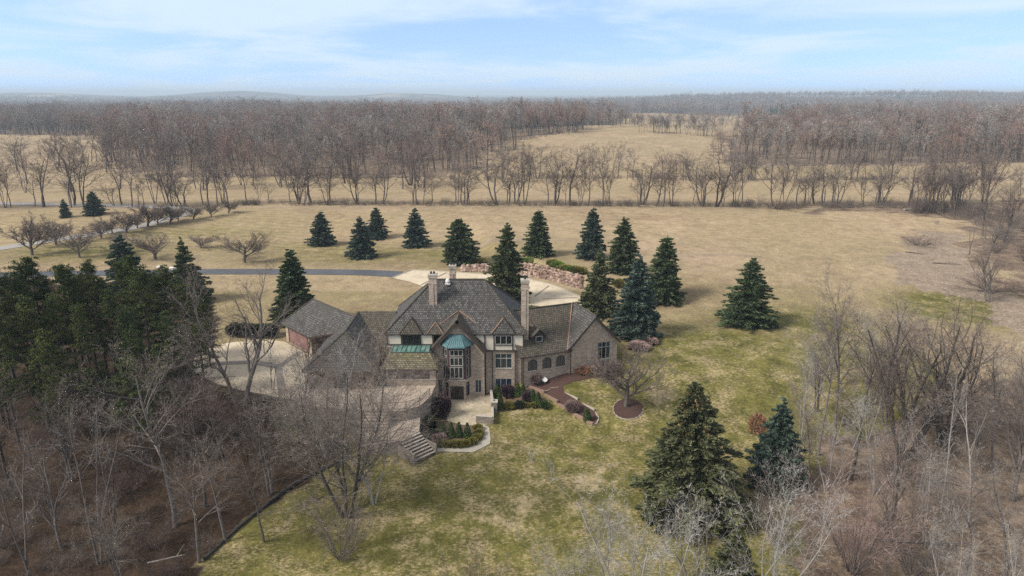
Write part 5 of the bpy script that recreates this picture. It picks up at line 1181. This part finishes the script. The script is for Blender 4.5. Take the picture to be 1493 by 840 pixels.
# strips between the fields in the middle distance
st_ = []
for (pa, pb, n, jx) in (((745, 196), (1060, 192), 90, 10), ((905, 187), (1240, 186), 160, 12), ((900, 178), (1200, 174), 200, 25), ((930, 192), (1050, 200), 50, 6)):
    a, b = G(*pa), G(*pb)
    for _ in range(n): t = rng.rand(); st_.append((a[0] + (b[0] - a[0]) * t + rng.normal() * jx, a[1] + (b[1] - a[1]) * t + rng.normal() * jx * .6))
st_ = np.array(st_); scatter('field_treeline', with_z(st_[:, 0], st_[:, 1]), wood_col, smin=.35, smax=.75)
c_ = []
for px, pr, n, s in ((1140, 168, 26, 40), (1175, 166, 30, 45), (1222, 166, 6, 10), (1130, 160, 30, 70), (345, 156, 14, 50), (200, 158, 12, 50), (780, 153, 20, 70), (1305, 152, 3, 20), (1365, 152, 2, 20), (870, 160, 12, 60)):
    p = G(px, pr)
    for _ in range(n): c_.append((p[0] + rng.normal() * s, p[1] + rng.normal() * s))
c_ = np.array(c_); scatter('distant_conifers', with_z(c_[:, 0], c_[:, 1]), con_col, smin=.8, smax=1.4)
# undergrowth: hedgerow bottoms and wood edges
u_ = []
def ugl(pa, pb, n, jx, jy):
    a, b = G(*pa), G(*pb)
    for _ in range(n): t = rng.rand(); u_.append((a[0] + (b[0] - a[0]) * t + rng.normal() * jx, a[1] + (b[1] - a[1]) * t + rng.normal() * jy))
ugl((350, 299), (1100, 301), 170, 1, 1.2); ugl((1100, 303), (1330, 300), 70, 3, 2.5); ugl((180, 259), (740, 262), 120, 3, 4); ugl((760, 259), (1500, 262), 110, 2, 2); ugl((1330, 302), (1500, 330), 90, 5, 6)
for poly, n in ((WL, 120), (WR, 45)):
    a = np.array([p[:2] for p in poly]); x = rng.uniform(max(a[:, 0].min(), -75), min(a[:, 0].max(), 75), 4000); y = rng.uniform(max(a[:, 1].min(), 40), min(a[:, 1].max(), 95), 4000); k = inpoly(x, y, a)
    k &= ~((x > -46) & (y > 78))
    for q in list(zip(x[k], y[k]))[:n]: u_.append(q)
u_ = np.array(u_); scatter('undergrowth', with_z(u_[:, 0], u_[:, 1]), br_col, smin=.2, smax=.5)

# ------------------------------------------------------------------ garden shrubs
SH = {'cone': shrub(1, M['leaf_green'], 'cone'), 'round': shrub(2, M['leaf_green']), 'gold': shrub(3, M['leaf_gold']), 'burg': shrub(4, M['leaf_burg'], n=2200), 'dark': shrub(5, M['leaf_dark'], n=2400), 'lime': shrub(6, M['leaf_lime'], n=2600, sz=.09), 'pink': shrub(7, M['twig_pink'], n=2600, sz=.12), 'rust': shrub(8, M['leaf_rust'], n=900, sz=.12)}
def sh(px, pb, hgt, wid, k, lab, z=None, name='shrub', cat='shrub', grp=None, off=(0, 0)):
    p = G(px, pb) if z is None else atz(px, pb, z)
    return plant(name, cat, lab, SH[k], p[0] + off[0], p[1] + off[1], p[2], hgt, wid, rs.uniform(0, 6.28), grp, ('stem', 'foliage'))
for i, x in enumerate((646, 658, 669.5, 681.5)):
    sh(x, 637 + (i == 3), 2.0, 1.15, 'cone', ['first clipped green cone shrub in the row of four, next to the round dark yew', 'second clipped green cone shrub in the row of four', 'third clipped green cone shrub in the row of four', 'fourth clipped green cone shrub in the row, nearest the patio wall'][i], grp='row of four clipped cones')
sh(626, 628, 1.9, 2.0, 'dark', 'round dark yew at the foot of the terrace wall')
sh(636, 640, 1.2, 1.6, 'dark', 'small dark shrub in front of the round yew')
sh(645, 607, 3.0, 2.2, 'burg', 'large burgundy shrub between the terrace and the patio')
for i, (x, y) in enumerate(((640, 650), (650, 651), (660, 651), (670, 651), (680, 650), (689, 647), (696, 641), (699, 634), (697, 627))):
    sh(x, y, .75, 1.35, 'gold', 'golden green shrub of the low hedge curving round the four clipped cones', grp='low golden hedge')
sh(640, 645, 1.1, 1.9, 'pink', 'pinkish grey twiggy shrub at the left end of the low golden hedge')
q4 = lambda x, y: (640 + x / 4.2, 480 + y / 4.2)
for x, y, h_, w_, k, lab in ((358, 405, 1.6, 1.2, 'cone', 'upright green shrub in the corner by the lower window'), (372, 485, 2.4, 1.3, 'cone', 'tall columnar green shrub beside the stone pier'), (425, 412, 1.6, 2.2, 'burg', 'dark burgundy shrub under the lower window'),
                             (482, 408, 1.9, 1.2, 'cone', 'green cone shrub against the brick pier corner'), (515, 400, 1.6, 1.0, 'cone', 'smaller green cone shrub by the arched wall'), (575, 452, 2.0, 1.2, 'cone', 'left one of two green cones at the end of the planting bed'), (607, 470, 2.0, 1.25, 'cone', 'right one of two green cones at the end of the planting bed'),
                             (648, 485, 1.1, 1.3, 'round', 'low round green shrub at the tip of the planting bed'), (435, 485, .9, 1.7, 'gold', 'golden shrub at the front of the planting bed beside the columnar shrub'), (495, 482, 1.0, 1.5, 'dark', 'dark round shrub at the front of the planting bed'), (538, 476, .6, .9, 'gold', 'tiny golden shrub at the front of the planting bed'),
                             (580, 478, .7, 1.1, 'gold', 'low golden shrub below the two green cones'), (548, 440, 1.3, 1.8, 'burg', 'brownish shrub in the middle of the planting bed'), (812, 505, 1.5, 1.8, 'pink', 'round pinkish twiggy shrub in the mulch bed'), (907, 560, 1.7, 1.3, 'cone', 'single green cone shrub near the tip of the mulch bed'),
                             (590, 330, 1.5, 2.0, 'pink', 'reddish twiggy shrub against the arched wall'), (880, 268, 1.1, 2.4, 'rust', 'rusty shrub at the foot of the right gable wall'), (985, 270, 1.2, 2.8, 'pink', 'pinkish twiggy shrub at the right gable corner'), (1040, 262, 1.4, 3.0, 'burg', 'dark brown shrub beside the right gable corner')):
    px, pb = q4(x, y); sh(px, pb, h_, w_, k, lab)
sh(1103, 632, 2.6, 2.2, 'rust', 'rust-brown leafy bush beside the blue-green spruce')
for px, pb, hw, lab in ((418, 618, 3.6, 'bright lime green spreading bush below the forecourt corner'), (432, 640, 2.6, 'lower yellow-green bush under the bright lime one')):
    sh(px, pb, hw * .45, hw, 'lime', lab)
for i, (x, y) in enumerate(((340, 492), (350, 493), (360, 493), (370, 494), (380, 494), (391, 494))): sh(x, y, 2.0, 2.8, 'dark', 'dark evergreen hedge shrub along the back of the garage forecourt', z=3.05, grp='dark hedge behind the forecourt', off=(0, 1.0))
for i in range(15):
    t = i / 14; px = 752 + 95 * t; pr = float(np.interp(px, [690, 770, 847], [381, 387, 399])); p = G(px, pr); sh(px, pr + 1, 1.3, 3.2, 'gold' if i % 3 else 'lime', 'yellow-green juniper of the hedge on top of the boulder wall', grp='juniper hedge on the boulder wall', off=(0, .8))
for px in (694, 703): sh(px, 386, 1.5, 2.8, 'gold', 'yellow-green juniper left of the big spruce behind the roof', grp='junipers at the left end of the wall')
sh(902, 417, 1.4, 3.0, 'gold', 'small golden bush between the spruces of the clump')
p = (2.4, 113.5); plant('shrub', 'shrub', 'low green planting on the round island of the court', SH['round'], p[0], p[1], 3.1, 1.2, 4.2, 0, None, ('stem', 'foliage'))
for px, pb, w_, lab in ((945, 500, 3.2, 'left patch of low pinkish brush under the spruce with the bare trunk'), (930, 508, 3.5, 'pinkish brush against the right gable end')):
    sh(px, pb, .9, w_, 'pink', lab)

# ------------------------------------------------------------------ boulder retaining wall and loose stones
def stone_mesh(mb, c, s, rg, m=0):
    bm = bmesh.new(); bmesh.ops.create_icosphere(bm, subdivisions=2, radius=1)
    ph = [rg.uniform(0, 6.28) for _ in range(3)]; sc = (s * rg.uniform(.8, 1.25), s * rg.uniform(.7, 1.0), s * rg.uniform(.6, .9)); i0 = len(mb.v); a = rg.uniform(0, 3.14); ca, sa = math.cos(a), math.sin(a)
    for v in bm.verts:
        k = 1 + .13 * math.sin(v.co.x * 3 + ph[0]) + .13 * math.sin(v.co.y * 3.4 + ph[1]) + .1 * math.sin(v.co.z * 4 + ph[2]) + rg.uniform(-.04, .04)
        x, y, z = v.co.x * k * sc[0], v.co.y * k * sc[1], v.co.z * k * sc[2]; mb.v.append((c[0] + x * ca - y * sa, c[1] + x * sa + y * ca, c[2] + z))
    for f in bm.faces: mb.f.append([i0 + v.index for v in f.verts]); mb.m.append(m)
    bm.free()
rg = random.Random(9); wall = MB()
for t in range(60):
    px = 757 + 91 * t / 59; b0 = G(px, float(np.interp(px, [757, 800, 848], [400, 407.5, 421])))
    for k in range(5):
        s = rg.uniform(.34, .62) * (1 - .05 * k); stone_mesh(wall, (b0[0] + rg.uniform(-.2, .2), b0[1] + .15 + .42 * k + rg.uniform(-.1, .1), 3.15 + .48 * k + rg.uniform(-.1, .1)), s, rg)
bw = wall.build('boulder_wall', M['rock']); tag(bw, 'sloping retaining wall of pinkish tan boulders behind the arrival court', 'boulder wall')
wall = MB()
for t in range(20):
    px = 676 + 34 * t / 19; b0 = G(px, 396)
    for k in range(3): stone_mesh(wall, (b0[0] + rg.uniform(-.3, .3), b0[1] + .4 * k, 3.2 + .42 * k + Hs(b0[0], b0[1]) - 3.05), rg.uniform(.3, .7), rg)
tag(wall.build('boulder_wall', M['rock']), 'short low bank of pinkish boulders left of the big spruce behind the roof', 'boulder wall')
for px, pb, lab in ((233, 391, 'pale boulder by the asphalt drive, just left of the dark spruce over the pines'), (240, 394, 'middle one of three pale boulders beside the asphalt drive'), (251, 393, 'long pale boulder closest to the dark spruce over the pines')):
    p = G(px, pb); b = MB(); stone_mesh(b, (p[0], p[1], p[2] + .2), .6, rg); tag(b.build('boulder', M['rock_w']), lab, 'boulder')
# fallen logs
def log(px, pb, ln, ang, r, lab, mt='bark'):
    p = G(px, pb); a = Vector(p) + Z3 * r; d = Vector((math.cos(ang), math.sin(ang), .02)); mb = MB(); q = a; 
    for k in range(4): e = q + d * ln / 4 + Vector((0, 0, rg.uniform(-.05, .05))); mb.tube(q, e, r * (1 - k * .14), r * (1 - (k + 1) * .14), 7); q = e
    mb.tube(a + d * ln * .6, a + d * ln * .6 + Vector((.4, .9, .7)), r * .4, r * .15, 5)
    tag(mb.build('fallen_log', M[mt]), lab, 'log')
log(1318, 307, 4, .2, .28, 'pale fallen log at the far right edge of the tan field', 'bark_pale'); log(1340, 309, 5, -.3, .25, 'second fallen log right of the pale one at the field edge', 'bark')
log(1320, 368, 4, -.7, .1, 'thin fallen branch across the bare ground right of the field', 'bark_dk'); log(1360, 384, 5, -.4, .1, 'long fallen pole on the bank above the green strip', 'bark_dk'); log(1425, 425, 5, 0, .15, 'short log below the forked tree at far right', 'bark')
log(1300, 790, 7, -.1, .14, 'fallen trunk in the leaf litter of the right woods'); log(215, 822, 4, .35, .08, 'thin pale fallen stem in the leaf litter of the left wood', 'bark_pale'); log(1340, 690, 5, -.7, .12, 'fallen branch in the litter below the many-stemmed tree')

# ------------------------------------------------------------------ distant farm buildings
def farmhouse(px, pr, w_, d_, h_, lab, wm, rm):
    p = G(px, pr); x, y, z = p; r_ = root('farmhouse', lab, 'house', p); a = MB(); a.abox(x - w_ / 2, x + w_ / 2, y, y + d_, z - 1, z + h_); a.poly([(x - w_ / 2, y, z + h_), (x - w_ / 2, y + d_, z + h_), (x - w_ / 2, y + d_ / 2, z + h_ * 1.6)]); a.poly([(x + w_ / 2, y, z + h_), (x + w_ / 2, y + d_, z + h_), (x + w_ / 2, y + d_ / 2, z + h_ * 1.6)]); a.build('wall', M[wm], r_)
    b = MB(); b.slab([(x - w_ / 2 - .5, y - .5, z + h_ - .2), (x + w_ / 2 + .5, y - .5, z + h_ - .2), (x + w_ / 2 + .5, y + d_ / 2, z + h_ * 1.62), (x - w_ / 2 - .5, y + d_ / 2, z + h_ * 1.62)], .3, 0, 0); b.slab([(x - w_ / 2 - .5, y + d_ / 2, z + h_ * 1.62), (x + w_ / 2 + .5, y + d_ / 2, z + h_ * 1.62), (x + w_ / 2 + .5, y + d_ + .5, z + h_ - .2), (x - w_ / 2 - .5, y + d_ + .5, z + h_ - .2)], .3, 0, 0); b.build('roof', M[rm], r_)
    c = MB()
    for k in range(4): c.abox(x - w_ / 2 + w_ * (k + .3) / 4, x - w_ / 2 + w_ * (k + .6) / 4, y - .06, y - .01, z + h_ * .35, z + h_ * .7)
    c.build('window', M['frame_dk'], r_)
farmhouse(1207, 170, 16, 10, 7, 'pale grey farmhouse beside dark conifers among the distant woods', 'white', 'frame'); farmhouse(1255, 170, 10, 8, 5, 'small white building in the distant woods right of the farmhouse', 'white', 'shake')

# ------------------------------------------------------------------ haze, sky, sun, camera
hz = MB(); hz.abox(-26000, 26000, -3000, 26500, -40, 98)
hm = bpy.data.materials.new('haze_air'); hm.use_nodes = True; nt = hm.node_tree; nt.nodes.remove(nt.nodes['Principled BSDF'])
pv = nt.nodes.new('ShaderNodeVolumePrincipled'); pv.inputs['Color'].default_value = (.74, .88, 1, 1); pv.inputs['Density'].default_value = .00019; pv.inputs['Anisotropy'].default_value = .0
nt.links.new(pv.outputs[0], nt.nodes['Material Output'].inputs['Volume'])
ho = hz.build('haze', hm); tag(ho, kind='stuff')

SUN_EL, SUN_AZ = R(42), R(-112)     # azimuth measured from +Y towards +X: the sun stands left and a little behind the camera
wld = bpy.data.worlds.new('World'); scene.world = wld; wld.use_nodes = True; nt = wld.node_tree; bg = nt.nodes['Background']
sk = N(nt, 'ShaderNodeTexSky', sky_type='NISHITA', sun_disc=False, sun_elevation=SUN_EL, sun_rotation=SUN_AZ, air_density=1.0, dust_density=.6, ozone_density=2.0)
tc = N(nt, 'ShaderNodeTexCoord').outputs['Generated']
# clouds: thin streaks high over the land, laid out on a flat layer
sp_ = N(nt, 'ShaderNodeSeparateXYZ'); L(nt, tc, sp_.inputs[0])
zz = N(nt, 'ShaderNodeMath', operation='ADD'); L(nt, sp_.outputs[2], zz.inputs[0]); zz.inputs[1].default_value = .09
dv = N(nt, 'ShaderNodeVectorMath', operation='DIVIDE'); cb = N(nt, 'ShaderNodeCombineXYZ')
for k in range(3): L(nt, zz.outputs[0], cb.inputs[k])
L(nt, tc, dv.inputs[0]); L(nt, cb.outputs[0], dv.inputs[1])
mp = N(nt, 'ShaderNodeMapping'); mp.inputs['Scale'].default_value = (.5, .5, 0); mp.inputs['Location'].default_value = (1.7, .6, 0); mp.inputs['Rotation'].default_value = (0, 0, R(-14)); L(nt, dv.outputs[0], mp.inputs[0])
c1_ = noise(nt, mp.outputs[0], 1.0, 8, .58); n_ = nt.nodes[-1]; n_.inputs['Distortion'].default_value = .5
cl = N(nt, 'ShaderNodeMapRange', interpolation_type='SMOOTHSTEP', ins={1: .38, 2: .62, 3: .02, 4: .9}); L(nt, c1_, cl.inputs[0])
# look a little higher into the sky dome for its colour
ad = N(nt, 'ShaderNodeVectorMath', operation='ADD'); ad.inputs[1].default_value = (0, 0, .22); L(nt, tc, ad.inputs[0]); nn_ = N(nt, 'ShaderNodeVectorMath', operation='NORMALIZE'); L(nt, ad.outputs[0], nn_.inputs[0]); L(nt, nn_.outputs[0], sk.inputs[0])
cv = N(nt, 'ShaderNodeMapRange', interpolation_type='SMOOTHSTEP', ins={1: .18, 2: .6, 3: 0, 4: .8}); L(nt, sp_.outputs[2], cv.inputs[0])  # added cloud cover overhead, out of view, to neutralise and soften the light
cc = mix(nt, cl.outputs[0], mix(nt, 1.0, sk.outputs[0], (1.14, 1.1, 1.1), 'MULTIPLY'), (3.1, 3.75, 4.3)); cc = mix(nt, cv.outputs[0], cc, (2.9, 2.75, 2.6)); L(nt, cc, bg.inputs['Color']); bg.inputs['Strength'].default_value = .15
sl_ = bpy.data.lights.new('sun', 'SUN'); sl_.energy = 2.9; sl_.angle = R(17); sl_.color = (1, .93, .82); so_ = bpy.data.objects.new('sun', sl_); COL.objects.link(so_)
sdir = Vector((math.sin(SUN_AZ) * math.cos(SUN_EL), math.cos(SUN_AZ) * math.cos(SUN_EL), math.sin(SUN_EL))); so_.rotation_euler = sdir.to_track_quat('Z', 'Y').to_euler()
cam = bpy.data.cameras.new('camera'); cam.sensor_width = 36; cam.lens = 36 * FPX / 1493; cam.clip_end = 60000; cam.clip_start = .5
co = bpy.data.objects.new('camera', cam); COL.objects.link(co); co.location = (0, 0, HC); co.rotation_euler = (R(90) - PIT, 0, 0); scene.camera = co
scene.view_settings.view_transform = 'Standard'; scene.view_settings.look = 'None'; scene.view_settings.gamma = 1; scene.view_settings.exposure = 0.7
cy = scene.cycles; cy.use_denoising = False; cy.use_adaptive_sampling = False; cy.max_bounces = 5; cy.diffuse_bounces = 2; cy.glossy_bounces = 2; cy.transparent_max_bounces = 12; cy.volume_bounces = 0; cy.transmission_bounces = 2
for o in bpy.data.objects:
    if 'base' in o: del o['base']
